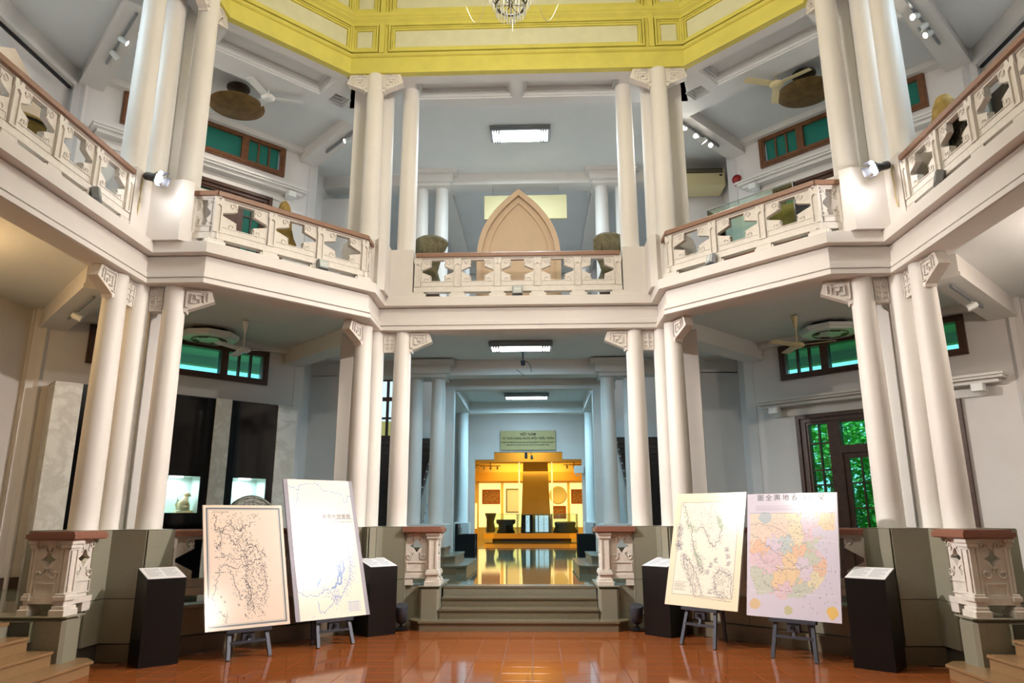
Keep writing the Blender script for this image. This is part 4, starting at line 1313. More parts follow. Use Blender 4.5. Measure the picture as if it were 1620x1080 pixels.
MB().prism([(-1.8, .5), (-1.4, .2), (1.4, .2), (1.8, .5), (1.8, 2.2), (-1.8, 2.2)], 0, .12).build('kick', 'dark_wood', o)
def case(x0, x1, y0, y1, z0, z1, label):
    r = thing('glass_case', label, 'display case', T((x0 + x1) / 2, y0, z0), 'glass cases in the far hall')
    sh = T(-(x0 + x1) / 2, -y0, -z0)
    for a in ((x0, x1, y0, y0 + .01), (x0, x1, y1 - .01, y1), (x0, x0 + .01, y0, y1), (x1 - .01, x1, y0, y1)):
        MB(sh).box(*a, z0, z1).build('pane', 'case_glass', r)
    m = MB(sh)
    for x in (x0, x1):
        for y in (y0, y1):
            m.box(x - .012, x + .012, y - .012, y + .012, z0, z1)
    m.box(x0, x1, y0 - .01, y0 + .01, z1 - .015, z1)
    m.build('frame', 'light_grey_metal', r)
case(-2.0, -.62, 26.9, 28.2, .90, 1.75, 'glass case left of the golden pillar')
case(-.58, .95, 26.9, 27.6, .90, 1.75, 'middle glass case in front of the golden pillar')
case(1.0, 2.15, 26.9, 28.2, .90, 1.75, 'glass case right of the golden pillar')
DRUM_P = [(.40, 0), (.43, .03), (.34, .18), (.34, .36), (.44, .44), (.45, .56), (.42, .60), (.38, .60)]
o = MB().lathe(DRUM_P, 28).build('bronze_drum', 'dark_bronze', None, 40); o.location = (-1.15, 27.5, .90)
tag(o, 'black bronze drum in the left glass case of the far hall', 'drum')
o = MB().lathe([(.2, 0), (.24, .1), (.16, .5), (.24, .75), (.28, .9), (.2, .9)], 24).build('vase', 'dark_bronze', None, 40); o.location = (-1.95, 28.9, GF + .35)
tag(o, 'dark urn at the left of the far hall cases', 'vase')
o = MB().lathe([(.55, 0), (.58, .04), (.46, .25), (.5, .45), (.42, .5)], 24).build('bronze_drum', 'patina_bronze', None, 40); o.location = (1.6, 27.6, .90)
tag(o, 'greenish bronze drum in the right glass case of the far hall', 'drum')
r = thing('showcase_screen', 'dark boxes with bright blue-white strips before the golden pillar', 'exhibit', T(.2, 27.2, .90))
MB().box(-.62, -.1, -.1, .1, 0, .8).build('dark_box', 'black_gloss', r)
mat('screen_blue', rgb(180, 210, 230), 0.3, emit=(0.62, 0.84, 1.0, 1), estr=0.8, col2=rgb(90, 120, 130), vscale=9)
for k, (a, b_) in enumerate(((-.42, -.24), (.02, .14), (.18, .40), (.42, .62))):
    MB().box(a, b_, -.13, -.11, .05, .78).build('screen_strip', 'screen_blue', r)
# back wall displays
def framed(x, z, w, h, fm, pm, label, y=31.7):
    r = thing('framed_picture', label, 'picture', T(x, y, z), 'pictures in the far hall')
    MB().wall(rect(-w / 2, w / 2, -h / 2, h / 2), [rect(-w / 2 + .07, w / 2 - .07, -h / 2 + .07, h / 2 - .07)], -.04, .0).build('frame', fm, r)
    MB().wall(rect(-w / 2 + .07, w / 2 - .07, -h / 2 + .07, h / 2 - .07), [], -.02, .0).build('print', pm, r)
for x0, x1, q in ((-2.75, -1.6, 0), (-1.45, -.35, 1), (.75, 1.9, 2), (2.05, 3.0, 3)):
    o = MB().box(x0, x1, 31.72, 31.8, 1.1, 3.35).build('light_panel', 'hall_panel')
    tag(o, 'glowing cream wall panel in the far hall, %s from the left' % ('first', 'second', 'third', 'fourth')[q], 'wall panel', 'lit panels in the far hall')
framed(-2.1, 2.65, .95, .75, 'frame_red', 'frame_print', 'landscape red framed picture on the far left panel')
framed(-.95, 2.45, .75, 1.25, 'light_grey_metal', 'paper', 'tall pale framed text sheet on the second panel')
framed(1.45, 1.85, .75, .65, 'frame_red', 'frame_print', 'small red framed picture under the round plaque')
framed(2.55, 2.65, .9, .75, 'frame_red', 'frame_print', 'landscape red framed picture on the far right panel')
r = MB(T(0, 0, 0) @ Matrix.Rotation(math.radians(90), 4, 'X')).lathe([(.0, 0), (.46, 0), (.47, .03), (.40, .05), (.38, .035), (.0, .035)], 36).build('round_plaque', 'cream_board', None, 40)
r.location = (1.42, 31.7, 2.72)
tag(r, 'pale round plaque on the third panel of the far hall', 'plaque')
o = MB().box(-3.2, 3.2, 31.3, 31.8, 3.45, 3.9).build('pelmet', 'gold_paint')
tag(o, 'orange pelmet above the lit wall panels of the far hall', 'pelmet')
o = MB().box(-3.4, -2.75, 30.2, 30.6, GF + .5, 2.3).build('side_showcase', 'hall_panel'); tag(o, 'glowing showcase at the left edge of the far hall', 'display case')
o = MB().box(-3.45, -2.7, 30.15, 30.65, GF, GF + .5).build('low_bench', 'gold_paint'); tag(o, 'golden bench under the glowing showcase at the left of the far hall', 'bench')
for k, x in enumerate((-2.6, -1.7, 1.9, 2.7)):
    r = thing('track_lamp', 'dark lighting rail high in the far hall, %s from the left' % ('first', 'second', 'third', 'fourth')[k], 'track light', T(x, 24.2 + .5 * (k % 2), 3.75), 'lighting rails in the far hall')
    MB().box(-.45, .45, -.02, .02, 0, .03).build('rail', 'dark_wood', r)
    MB().box(-.015, .015, -.015, .015, .03, .45).build('rod', 'dark_wood', r)
    for q in (-.3, .0, .3):
        MB().tube([(q, 0, 0), (q, -.05, -.12)], [.03, .05], 8).build('lamp_head', 'cream_enamel', r)

# ------------------------------------------------------------------ stage spots on the balcony corners
def stage_spot(x, y, z, aim, label, s):
    r = thing('stage_spotlight', label, 'spotlight', T(x, y, z), 'black stage spots')
    d = (Vector(aim) - Vector((x, y, z))).normalized()
    h = Vector((d.x, d.y - .40, 0)).normalized() * .9 + Vector((0, 0, -.34))
    h.normalize()
    q = h.to_track_quat('Z', 'Y').to_matrix().to_4x4()
    MB(q).lathe([(.045, -.10), (.055, -.08), (.055, .10), (.068, .11), (.068, .17), (.062, .17), (.06, .14)], 20).build('barrel', 'black_metal', r, 40)
    MB(q).lathe([(.0, .160), (.060, .160), (.060, .165), (.0, .168)], 20).build('lens', 'spot_glow', r)
    m = MB(q)
    for a in range(4):
        m2 = Matrix.Rotation(a * math.pi / 2, 4, 'Z')
        P = [m2 @ Vector(p) for p in ((-.05, .062, .17), (.05, .062, .17), (.065, .10, .26), (-.065, .10, .26), (-.05, .066, .17), (.05, .066, .17), (.065, .104, .26), (-.065, .104, .26))]
        m.add(P, [(0, 1, 2, 3), (7, 6, 5, 4), (0, 4, 5, 1), (1, 5, 6, 2), (2, 6, 7, 3), (3, 7, 4, 0)])
    m.build('barn_doors', 'black_metal', r)
    MB().tube([(s * .12, .06, .02), (s * .06, .03, .03), (0, 0, .05)], .016, 8).build('yoke', 'black_metal', r)
    MB().tube([(s * .13, .04, 0), (s * .10, .0, -.1), (s * .12, .02, -.25), (s * .10, -.01, -.42), (s * .13, .02, -.55)], .009, 6).build('cable', 'cable', r)
stage_spot(-4.76, 1.90, 5.97, (3.4, 2.2, 0.6), 'black stage spotlight with bright lens on the left balcony corner', -1)
stage_spot(4.74, 1.90, 5.93, (-3.4, 2.3, 0.6), 'black stage spotlight with bright lens on the right balcony corner', 1)

# small square floodlights standing on the balcony edge
def flood(fr, u, v, label, yaw=0):
    r = thing('floodlight', label, 'floodlight', fr @ T(u, v, UF) @ RZ(yaw), 'small floodlights on the balcony edge')
    MB(T(0, 0, .10) @ Matrix.Rotation(math.radians(-12), 4, 'X')).bbox(-.085, .085, -.05, .04, -.07, .08, .012).build('case', 'light_grey_metal', r)
    MB(T(0, 0, .10) @ Matrix.Rotation(math.radians(-12), 4, 'X')).box(-.068, .068, -.056, -.05, -.055, .062).build('glass', 'pale_glass', r)
    MB(T(0, 0, .10) @ Matrix.Rotation(math.radians(-12), 4, 'X')).tube([(-.05, -.052, .0), (.05, -.052, .0)], .012, 6).build('lamp', 'white_enamel', r)
    MB().box(-.09, .09, -.01, .01, 0, .03).build('bracket', 'grey_metal', r)
flood(FRONT, 0.0, 4.86, 'small square floodlight at the middle of the front balcony edge')
flood(DL, 0.42, 4.53, 'small square floodlight on the left diagonal balcony edge')
flood(DR, -0.42, 4.53, 'small tilted floodlight on the right diagonal balcony edge', -30)
flood(LEFT, 1.02, 4.86, 'small square floodlight on the far left balcony edge', 25)
flood(RIGHT, -0.98, 4.86, 'small square floodlight on the far right balcony edge', -25)

# ------------------------------------------------------------------ track lights
def track(M, L, heads, label, energy=0.0, lit=True):
    r = thing('track_light', label, 'track light', M, 'ceiling track lights')
    MB().box(-L / 2, L / 2, -.018, .018, -.02, .02).build('track', 'light_grey_metal', r)
    for k, (x, d, on) in enumerate(heads):
        q = Vector(d).to_track_quat('Z', 'Y').to_matrix().to_4x4()
        X = T(x, 0, -.09) @ q
        h = MB(X).lathe([(.03, -.07), (.045, -.05), (.05, .08), (.046, .08), (.044, .06)], 16).build('lamp_head', 'white_enamel', r, 40)
        MB(X).lathe([(.0, .062), (.043, .064), (.043, .068), (.0, .07)], 16).build('bulb', 'bulb_glow' if on else 'light_grey_metal', h)
        MB().tube([(x, 0, -.02), (x, 0, -.09)], .01, 6).build('stem', 'white_enamel', h)
        if on and energy:
            p = r.matrix_basis @ Vector((x, 0, -.09))
            w = (r.matrix_basis.to_3x3() @ Vector(d)).normalized()
            light('track_glow', 'SPOT', p + w * .1, energy, CREAM, aim=p + w * 3, spot_size=math.radians(95), spot_blend=.8, shadow_soft_size=.04)
# upper: along the side beams of the diagonal bays
track(DL @ T(2.16, 7.2, 9.24) @ RZ(90), 1.7, ((-.05, (.2, .9, -.5), True),), 'upper left track light with one lit lamp', 140)
track(DL @ T(-2.16, 7.0, 9.24) @ RZ(90), 1.7, ((.35, (.2, -.9, -.5), True), (-.15, (-.3, -.9, -.5), True)), 'track light at the far left of the upper ceiling', 90)
track(DR @ T(-2.16, 7.3, 9.24) @ RZ(90), 1.7, ((.55, (-.9, -.3, -.4), True), (.25, (-.3, .8, -.5), False), (.0, (-.9, -.2, -.4), True), (-.45, (-.9, -.1, -.4), True)), 'upper right track light with a row of lamps', 60)
track(DR @ T(2.16, 7.0, 9.24) @ RZ(90), 1.7, ((-.3, (-.8, .4, -.4), True), (.05, (-.5, .7, -.5), False), (.3, (-.7, .6, -.5), True)), 'track light at the far right of the upper ceiling', 90)
track(DL @ T(-2.16, 7.0, 4.64) @ RZ(90), 1.5, ((.2, (-.3, -.9, -.4), False),), 'track light at the lower left gallery ceiling')
track(DR @ T(2.16, 7.0, 4.64) @ RZ(90), 1.5, ((.2, (-.3, .9, -.4), False),), 'track light at the lower right gallery ceiling')

# wall-mounted air conditioner and alarm bell, upper right
r = thing('air_conditioner', 'long cream air conditioner on the upper right wall', 'air conditioner', T(4.06, 8.55, 8.83))
MB().bbox(-.62, .55, -.28, .3, 0, .42, .02).build('case', 'cream_enamel', r)
m = MB()
for k in range(3):
    m.box(-.58, .5, -.30, -.27, .30 + .04 * k, .318 + .04 * k)
m.build('louvre', 'dark_cable', r)
MB().box(.42, .48, -.292, -.28, .22, .26).build('badge', 'dark_cable', r)
MB().tube([(.53, .1, .1), (.58, .2, .08), (.60, .32, .1)], .025, 8).build('pipe', 'cream_enamel', r)
r = thing('alarm_bell', 'red fire alarm bell on the upper right wall', 'alarm bell', DR @ T(-2.2, 8.88, 8.74))
MB(Matrix.Rotation(math.radians(90), 4, 'X')).lathe([(.0, .07), (.06, .065), (.10, .03), (.105, 0), (.0, 0)], 20).build('gong', 'red_bell', r, 50)
MB().box(-.04, .04, -.02, .02, -.16, -.09).build('base', 'red_bell', r)

# ------------------------------------------------------------------ upper gallery exhibits
def arch_board(M, label, w=0.78, h=2.45, mt='beige_plaster', hollow=False):
    r = thing('arch_panel', label, 'arch panel', M, 'pointed arch panels')
    def arch(w, h, n=14):
        hs = h * .40
        pts = [(-w, 0)]
        for k in range(n + 1):
            t = k / n
            pts.append((-w * (1 - t ** 2.5), hs + (h - hs) * t))
        pts[-1] = (0, h)
        return pts + [(-x, z) for x, z in pts[-2::-1]]
    A, B, C, D = arch(w, h), arch(w - .09, h - .13), arch(w - .13, h - .18), arch(w - .2, h - .27)
    if hollow:
        MB().wall(A, [[(x, z + .012) for x, z in arch(w - .40, h - .62)]], .0, .30).build('body', mt, r)
        return
    MB().wall(A, [], .0, .30).build('body', mt, r)
    MB().wall(A, [[(x, z + .005) for x, z in B]], -.09, .0).build('outer_border', mt, r)
    MB().wall(B, [[(x, z + .005) for x, z in C]], -.02, .0).build('inner_step', mt, r)
    MB().wall(C, [[(x, z + .005) for x, z in D]], -.035, .0).build('inner_border', mt, r)
arch_board(T(.0, 5.95, UF), 'large beige pointed arch panel in the middle of the upper gallery')
arch_board(LEFT @ T(2.45, 7.4, UF), 'pinkish open pointed arch at the far left of the upper gallery', 1.3, 3.2, hollow=True)
r = thing('hanging_board', 'plain cream board hanging behind the pointed arch', 'sign board', T(.12, 9.05, 8.42))
MB().bbox(-1.0, .95, -.03, .03, 0, .60, .006).build('board', 'cream_board', r)
for x in (-.8, .75):
    MB().tube([(x, 0, .6), (x, 0, .86)], .006, 6).build('wire', 'light_grey_metal', r)

def wob(seed, amp):
    rr = random.Random(seed)
    ph = [(rr.uniform(0, 6.3), rr.uniform(1, 4), rr.uniform(2, 9), rr.uniform(.3, 1)) for _ in range(6)]
    return lambda a, z: 1 + amp * sum(c * math.sin(round(f) * a + p + g * z) for p, f, g, c in ph) / 3
def dense(prof, n=5):
    out = []
    for (r0, z0), (r1, z1) in zip(prof, prof[1:]):
        for k in range(n):
            t = k / n
            out.append((r0 + (r1 - r0) * t, z0 + (z1 - z0) * t))
    return out + [prof[-1]]
def torso(x, s, label, seed):
    r = thing('stone_fragment', label, 'sculpture', T(x, 5.45, UF + .06), 'stone fragments flanking the arch')
    MB().bbox(-.2, .2, -.17, .17, -.06, .14, .01).build('stand', 'dark_wood', r)
    prof = [(.16, .14), (.20, .20), (.23, .36), (.17, .50), (.14, .60), (.17, .72), (.24, .88), (.295, 1.04), (.315, 1.16), (.28, 1.215), (.18, 1.27), (.08, 1.30), (.01, 1.305)]
    MB().lathe(dense(prof), 28, (0, 0, 0), 1.0, .6, wob(seed, .16)).build('stone', 'sandstone', r, 60)
    m = MB()
    for k in range(5):
        m.tube([(-.16 + .08 * k, -.10, .78 + .02 * k), (-.16 + .08 * k, -.15, .98), (-.15 + .08 * k, -.15, 1.15)], [.012, .018, .008], 6)
    m.build('carved_folds', 'sandstone', r, 60)
torso(-1.58, -1, 'weathered stone torso fragment on the left of the upper front balustrade', 3)
torso(1.62, 1, 'weathered stone torso fragment on the right of the upper front balustrade', 8)
# leaf-shaped stone on the left diagonal
r = thing('leaf_stone', 'olive leaf-shaped stone blade behind the upper left balustrade', 'sculpture', DL @ T(-.03, 5.0, UF))
MB().lathe([(.10, 0), (.10, .03), (.03, .05), (.02, .1), (.02, .38)], 12).build('stand', 'dark_wood', r)
leaf = [(-.02, .34), (.04, .36), (.05, .42), (.22, .48), (.16, .58), (.12, .72), (.11, .92), (.07, 1.08), (.0, 1.16), (-.06, 1.12), (-.09, .98), (-.08, .82), (-.11, .70), (-.24, .60), (-.14, .50), (-.06, .42)]
MB().wall(leaf, [], -.045, .045).wall([(x * .8, .72 + (z - .72) * .8) for x, z in leaf], [], -.065, .065).build('blade', 'ochre_stone', r)
# things on the far left balcony
r = thing('brown_drum', 'dark golden drum behind the far left balustrade', 'drum', LEFT @ T(.47, 5.5, UF))
MB().lathe(dense([(.30, 0), (.34, .1), (.38, .35), (.36, .62), (.30, .74), (.02, .76)], 3), 28).build('body', 'ochre_stone', r, 50)
for z in (.1, .66):
    MB().tube([(.365 * math.cos(a), .365 * math.sin(a), z) for a in [2 * math.pi * k / 28 for k in range(29)]], .015, 6, False).build('rim', 'dark_bronze', r, 60)
r = thing('white_box', 'plain white display box behind the far left balustrade', 'display box', LEFT @ T(1.45, 5.5, UF))
MB().bbox(-.18, .18, -.18, .18, 0, .62, .008).build('case', 'white_enamel', r)
MB().bbox(-.2, .2, -.2, .2, .62, .65, .005).build('lid', 'white_enamel', r)
# far right balcony
r = thing('boulder_sculpture', 'ochre boulder-like sculpture behind the far right balustrade', 'sculpture', RIGHT @ T(-1.58, 5.42, UF))
MB().bbox(-.22, .22, -.17, .17, 0, .25, .01).build('stand', 'dark_wood', r)
MB().lathe(dense([(.16, .25), (.20, .45), (.26, .7), (.32, .95), (.31, 1.15), (.24, 1.38), (.14, 1.5), (.02, 1.53)], 4), 28, (0, 0, 0), .68, .5, wob(21, .09)).build('stone', 'ochre_stone', r, 60)
r = thing('carved_block', 'green-grey carved stone block with diamond pattern, far right balcony', 'sculpture', RIGHT @ T(-.92, 5.25, UF + .06))
MB().bbox(-.26, .26, -.2, .2, 0, .12, .01).build('stand', 'dark_stone', r)
MB().bbox(-.17, .17, -.17, .17, .12, .62, .012).bbox(-.20, .20, -.20, .20, .62, .70, .01).build('block', 'dark_stone', r)
m = MB()
for a in range(4):
    X = RZ(90 * a)
    q = MB(X)
    for z in (.22, .38, .54):
        for x in (-.08, .08):
            q.wall([(x - .075, z), (x, z - .075), (x + .075, z), (x, z + .075)], [[(x - .05, z), (x, z - .05), (x + .05, z), (x, z + .05)]], -.185, -.17)
    m.v += q.v if not m.v else []
    base = len(m.v) - (len(q.v) if a == 0 else 0)
    if a == 0:
        m.f += q.f
    else:
        o0 = len(m.v); m.v += q.v; m.f += [tuple(i + o0 for i in t) for t in q.f]
m.build('diamond_relief', 'dark_stone', r)
# lacquered stand with glass at the far right edge
r = thing('glass_case', 'glass case on a dark red base at the far right balcony edge', 'display case', RIGHT @ T(-.25, 5.6, UF))
MB().bbox(-.5, .5, -.25, .25, 0, .22, .01).build('base', 'frame_red', r)
for a in ((-.48, .48, -.23, -.222), (-.48, .48, .222, .23), (-.48, -.472, -.23, .23), (.472, .48, -.23, .23)):
    MB().box(*a, .22, .95).build('pane', 'case_glass', r)
# glass case on the right diagonal
r = thing('glass_case', 'long glass case with stone pieces behind the upper right balustrade', 'display case', DR @ T(0, 5.25, UF))
MB().bbox(-.72, .72, -.28, .28, 0, .26, .01).build('base', 'frame_red', r)
for a in ((-.70, .70, -.26, -.252), (-.70, .70, .252, .26), (-.70, -.692, -.26, .26), (.692, .70, -.26, .26)):
    MB().box(*a, .26, 1.12).build('pane', 'case_glass', r)
m = MB()
for s in (-1, 1):
    for q in (-1, 1):
        m.box(s * .70 - .006, s * .70 + .006, q * .26 - .006, q * .26 + .006, .26, 1.12)
    m.box(-.70, .70, s * .26 - .006, s * .26 + .006, 1.108, 1.12)
m.build('edge', 'light_grey_metal', r)
o = MB().lathe(dense([(.13, 0), (.16, .05), (.15, .16), (.09, .24), (.01, .26)], 3), 20, (0, 0, 0), 1, .7, wob(4, .08)).build('small_sculpture', 'ochre_stone', None, 60)
o.matrix_basis = DR @ T(-.28, 5.3, UF + .28); tag(o, 'small ochre stone head inside the long glass case', 'sculpture')
o = MB().box(-.12, .12, -.015, .015, 0, .14).build('label_card', 'cream_board'); o.matrix_basis = DR @ T(-.30, 5.12, UF + .28); tag(o, 'cream caption card inside the long glass case', 'card')
o = MB().wall([(-.22, 0), (.22, 0), (.24, .3), (.2, .62), (-.16, .66), (-.24, .4)], [], -.08, .08).build('stone_relief', 'ochre_stone'); o.matrix_basis = DR @ T(.40, 5.3, UF + .28)
tag(o, 'broad mottled stone slab inside the long glass case', 'sculpture')

# blue-white vase glimpsed behind the right columns
o = MB().lathe([(.08, 0), (.13, .1), (.15, .3), (.10, .5), (.05, .58), (.07, .66)], 20).build('vase', 'cream_ceramic', None, 50)
mat('blue_glaze', rgb(70, 96, 150), 0.2, col2=rgb(190, 200, 210), vscale=7)
o.data.materials[0] = MATS['blue_glaze']
o.location = (3.05, 6.55, GF + .75)
tag(o, 'blue glazed vase on a dark stand behind the right columns', 'vase')
o = MB().bbox(-.17, .17, -.17, .17, 0, .70, .01).bbox(-.2, .2, -.2, .2, .70, .75, .005).build('vase_stand', 'dark_wood')
o.location = (3.05, 6.55, GF)
tag(o, 'dark wooden stand under the blue vase', 'stand')

# ------------------------------------------------------------------ chandelier
r = thing('chandelier', 'crystal chandelier whose fringe hangs into the top of the picture', 'chandelier', T(.06, 0, 6.72))
def ring(m, R, z, t, n=40):
    m.tube([(R * math.cos(2 * math.pi * k / n), R * math.sin(2 * math.pi * k / n), z) for k in range(n + 1)], t, 6, False)
m = MB(); ring(m, .155, .19, .012); ring(m, .34, .62, .014); ring(m, .55, 1.15, .016)
for k in range(8):
    a = 2 * math.pi * k / 8
    m.tube([(.155 * math.cos(a), .155 * math.sin(a), .19), (.34 * math.cos(a), .34 * math.sin(a), .62), (.12 * math.cos(a), .12 * math.sin(a), 1.5)], .008, 5)
m.tube([(0, 0, .2), (0, 0, 6.4)], .018, 8)
for k in range(3):
    a = math.pi * k / 3
    m.tube([(.155 * math.cos(a), .155 * math.sin(a), .19), (-.155 * math.cos(a), -.155 * math.sin(a), .19)], .006, 5)
m.build('frame', 'dark_bronze', r, 50)
drop_me = MB().lathe([(.001, -.10), (.006, -.085), (.003, -.07), (.005, -.05), (.003, -.03), (.005, -.015), (.001, 0)], 5).mesh('crystal_drop', 'crystal', 60)
rc = random.Random(5)
for R, z, n, L in ((.05, .14, 8, 1.3), (.10, .17, 16, 1.25), (.155, .18, 30, 1.1), (.20, .30, 32, 1.2), (.25, .40, 36, 1.2), (.34, .60, 44, 1.3)):
    for k in range(n):
        a = 2 * math.pi * k / n + rc.uniform(-.03, .03)
        link('crystal_drop', drop_me, r, T(R * math.cos(a), R * math.sin(a), z) @ Matrix.Diagonal((1.2, 1.2, L * rc.uniform(.85, 1.1), 1)))
m = MB()
for k in range(8):
    a0, a1 = 2 * math.pi * k / 8, 2 * math.pi * (k + 1) / 8
    p0 = Vector((.34 * math.cos(a0), .34 * math.sin(a0), .62)); p1 = Vector((.75 * math.cos(a0), .75 * math.sin(a0), .62))
    m.tube([p0.lerp(p1, t / 10) - Vector((0, 0, .32 * math.sin(math.pi * t / 10))) for t in range(11)], .003, 4)
m.build('bead_swag', 'crystal', r)
m = MB()
for k in range(8):
    a = 2 * math.pi * k / 8
    m.tube([(.3 * math.cos(a), .3 * math.sin(a), 1.2), (.55 * math.cos(a), .55 * math.sin(a), .95), (.8 * math.cos(a), .8 * math.sin(a), 1.15)], .012, 6)
m.build('arm', 'dark_bronze', r)

# ------------------------------------------------------------------ black information podiums
def podium(a, b_, label, hf=.93, hb=1.03, depth=.38):
    a, b_ = Vector(a), Vector(b_)
    d = b_ - a
    w = d.length
    ang = math.atan2(d.y, d.x)
    c = (a + b_) / 2
    r = thing('podium', label, 'podium', T(c.x, c.y, 0) @ Matrix.Rotation(ang, 4, 'Z'), 'black information podiums')
    h = w / 2
    MB().add([(-h, 0, 0), (h, 0, 0), (h, depth, 0), (-h, depth, 0), (-h, 0, hf), (h, 0, hf), (h, depth, hb), (-h, depth, hb)],
             [(0, 3, 2, 1), (4, 5, 6, 7), (0, 1, 5, 4), (1, 2, 6, 5), (2, 3, 7, 6), (3, 0, 4, 7)]).build('body', 'podium_black', r)
    t = math.atan2(hb - hf, depth)
    X = T(0, 0, hf) @ Matrix.Rotation(t, 4, 'X')
    L = depth / math.cos(t)
    MB(X).box(-h + .003, h - .003, .004, L - .004, .001, .006).build('caption_sheet', 'paper', r)
    m = MB(X)
    for k in range(9):
        y = L - .06 - k * .032
        for x0, x1 in ((-h + .04, -.015), (.015, h - .04)):
            m.box(x0, x1 - (.05 if k % 4 == 3 else 0), y, y + .010, .006, .0066)
    m.build('print', 'grey_ink', r)
podium((-4.10, 1.75), (-3.80, 2.05), 'black podium with white caption sheet at the far left')
podium((-2.06, 3.89), (-1.74, 4.20), 'black podium between the tall blue map and the steps', .92, 1.02)
podium((1.78, 4.20), (2.09, 3.89), 'black podium right of the central steps', .92, 1.02)
podium((3.72, 1.98), (4.04, 1.70), 'black podium with white caption sheet at the far right')

# ------------------------------------------------------------------ maps on easels
def canvas(W, H, col):
    return np.ones((H, W, 3)) * np.array(col)
def stroke(C, pts, col, al=1.0, wd=0):
    H, W, _ = C.shape
    for (x0, y0), (x1, y1) in zip(pts, pts[1:]):
        n = int(max(abs(x1 - x0) * W, abs(y1 - y0) * H) * 1.5) + 2
        for t in np.linspace(0, 1, n):
            i = int((x0 + (x1 - x0) * t) * W); j = int((y0 + (y1 - y0) * t) * H)
            for di in range(-wd, wd + 1):
                for dj in range(-wd, wd + 1):
                    if 0 <= i + di < W and 0 <= j + dj < H:
                        C[j + dj, i + di] = C[j + dj, i + di] * (1 - al) + np.array(col) * al
def wiggle(pts, amp, n, R):
    out = []
    ph = [R.uniform(0, 6.3) for _ in range(6)]
    for (x0, y0), (x1, y1) in zip(pts, pts[1:]):
        L = math.hypot(x1 - x0, y1 - y0) + 1e-6
        nx, ny = -(y1 - y0) / L, (x1 - x0) / L
        for k in range(n):
            t = k / n
            o = amp * (R.uniform(-1, 1) * .6 + math.sin(9 * t + ph[0]) * .6)
            out.append((x0 + (x1 - x0) * t + nx * o, y0 + (y1 - y0) * t + ny * o))
    return out + [pts[-1]]
def fill(C, poly, col, al=1.0):
    H, W, _ = C.shape
    yy, xx = np.mgrid[0:H, 0:W]
    x = (xx + .5) / W; y = (yy + .5) / H
    ins = np.zeros((H, W), bool)
    n = len(poly)
    for i in range(n):
        x0, y0 = poly[i]; x1, y1 = poly[(i + 1) % n]
        c = ((y0 > y) != (y1 > y)) & (x < (x1 - x0) * (y - y0) / (y1 - y0 + 1e-12) + x0)
        ins ^= c
    C[ins] = C[ins] * (1 - al) + np.array(col) * al
    return ins
L3 = lambda r, g, b_: (lin(r), lin(g), lin(b_))
def smudge(C, pts, col, al, rad, R, n):
    for k in range(n):
        i = R.randrange(len(pts) - 1)
        t = R.random()
        x = pts[i][0] + (pts[i + 1][0] - pts[i][0]) * t + R.uniform(-rad, rad)
        y = pts[i][1] + (pts[i + 1][1] - pts[i][1]) * t + R.uniform(-rad, rad) * .8
        stroke(C, [(x, y), (x + R.uniform(-.012, .012), y + R.uniform(-.008, .008))], col, al)

def map_one():
    R = random.Random(1)
    W, H = 150, 224
    C = canvas(W, H, L3(238, 216, 200))
    ink = L3(70, 74, 76)
    for e, w_, al in ((.045, 1, .55), (.062, 0, .35)):
        f_ = e * W / H
        stroke(C, [(e, f_), (1 - e, f_), (1 - e, 1 - f_), (e, 1 - f_), (e, f_)], L3(110, 120, 128), al, w_)
    tr = [[(.15, .08), (.14, .2), (.22, .22), (.33, .16)], [(.22, .22), (.35, .3), (.47, .38), (.52, .48), (.5, .6), (.53, .75), (.58, .9)],
          [(.33, .12), (.36, .22), (.5, .2), (.6, .15)], [(.2, .4), (.35, .46), (.52, .44)], [(.18, .5), (.38, .52), (.55, .5), (.7, .45)], [(.22, .22), (.19, .34), (.15, .36)],
          [(.18, .52), (.15, .64), (.1, .75), (.13, .86), (.22, .88), (.25, .95)], [(.5, .3), (.62, .36), (.76, .45)], [(.3, .55), (.36, .66), (.43, .78)], [(.7, .5), (.74, .65), (.7, .82)], [(.45, .6), (.55, .7), (.5, .86)]]
    for p in tr:
        q = wiggle(p, .018, 9, R)
        stroke(C, q, ink, .75)
        smudge(C, q, ink, .6, .05, R, 46)
    body = [(.45, .3), (.6, .45), (.62, .6), (.6, .75), (.55, .88)]
    smudge(C, body, ink, .6, .13, R, 520)
    smudge(C, [(.35, .2), (.5, .35)], ink, .55, .12, R, 160)
    smudge(C, [(.2, .08), (.7, .1)], ink, .6, .03, R, 40)
    for y in (.435, .555):
        for k in range(6):
            stroke(C, [(.13 + .022 * k, y), (.142 + .022 * k, y + .006)], ink, .9)
    for k in range(9):
        stroke(C, [(.12 + .02 * k, .055), (.13 + .02 * k, .063)], ink, .8)
    for x, y in ((.18, .74), (.22, .78), (.38, .81), (.46, .9), (.66, .88)):
        stroke(C, [(x, y), (x + .02, y + .008), (x + .01, y + .018), (x, y)], ink, .7)
    return C
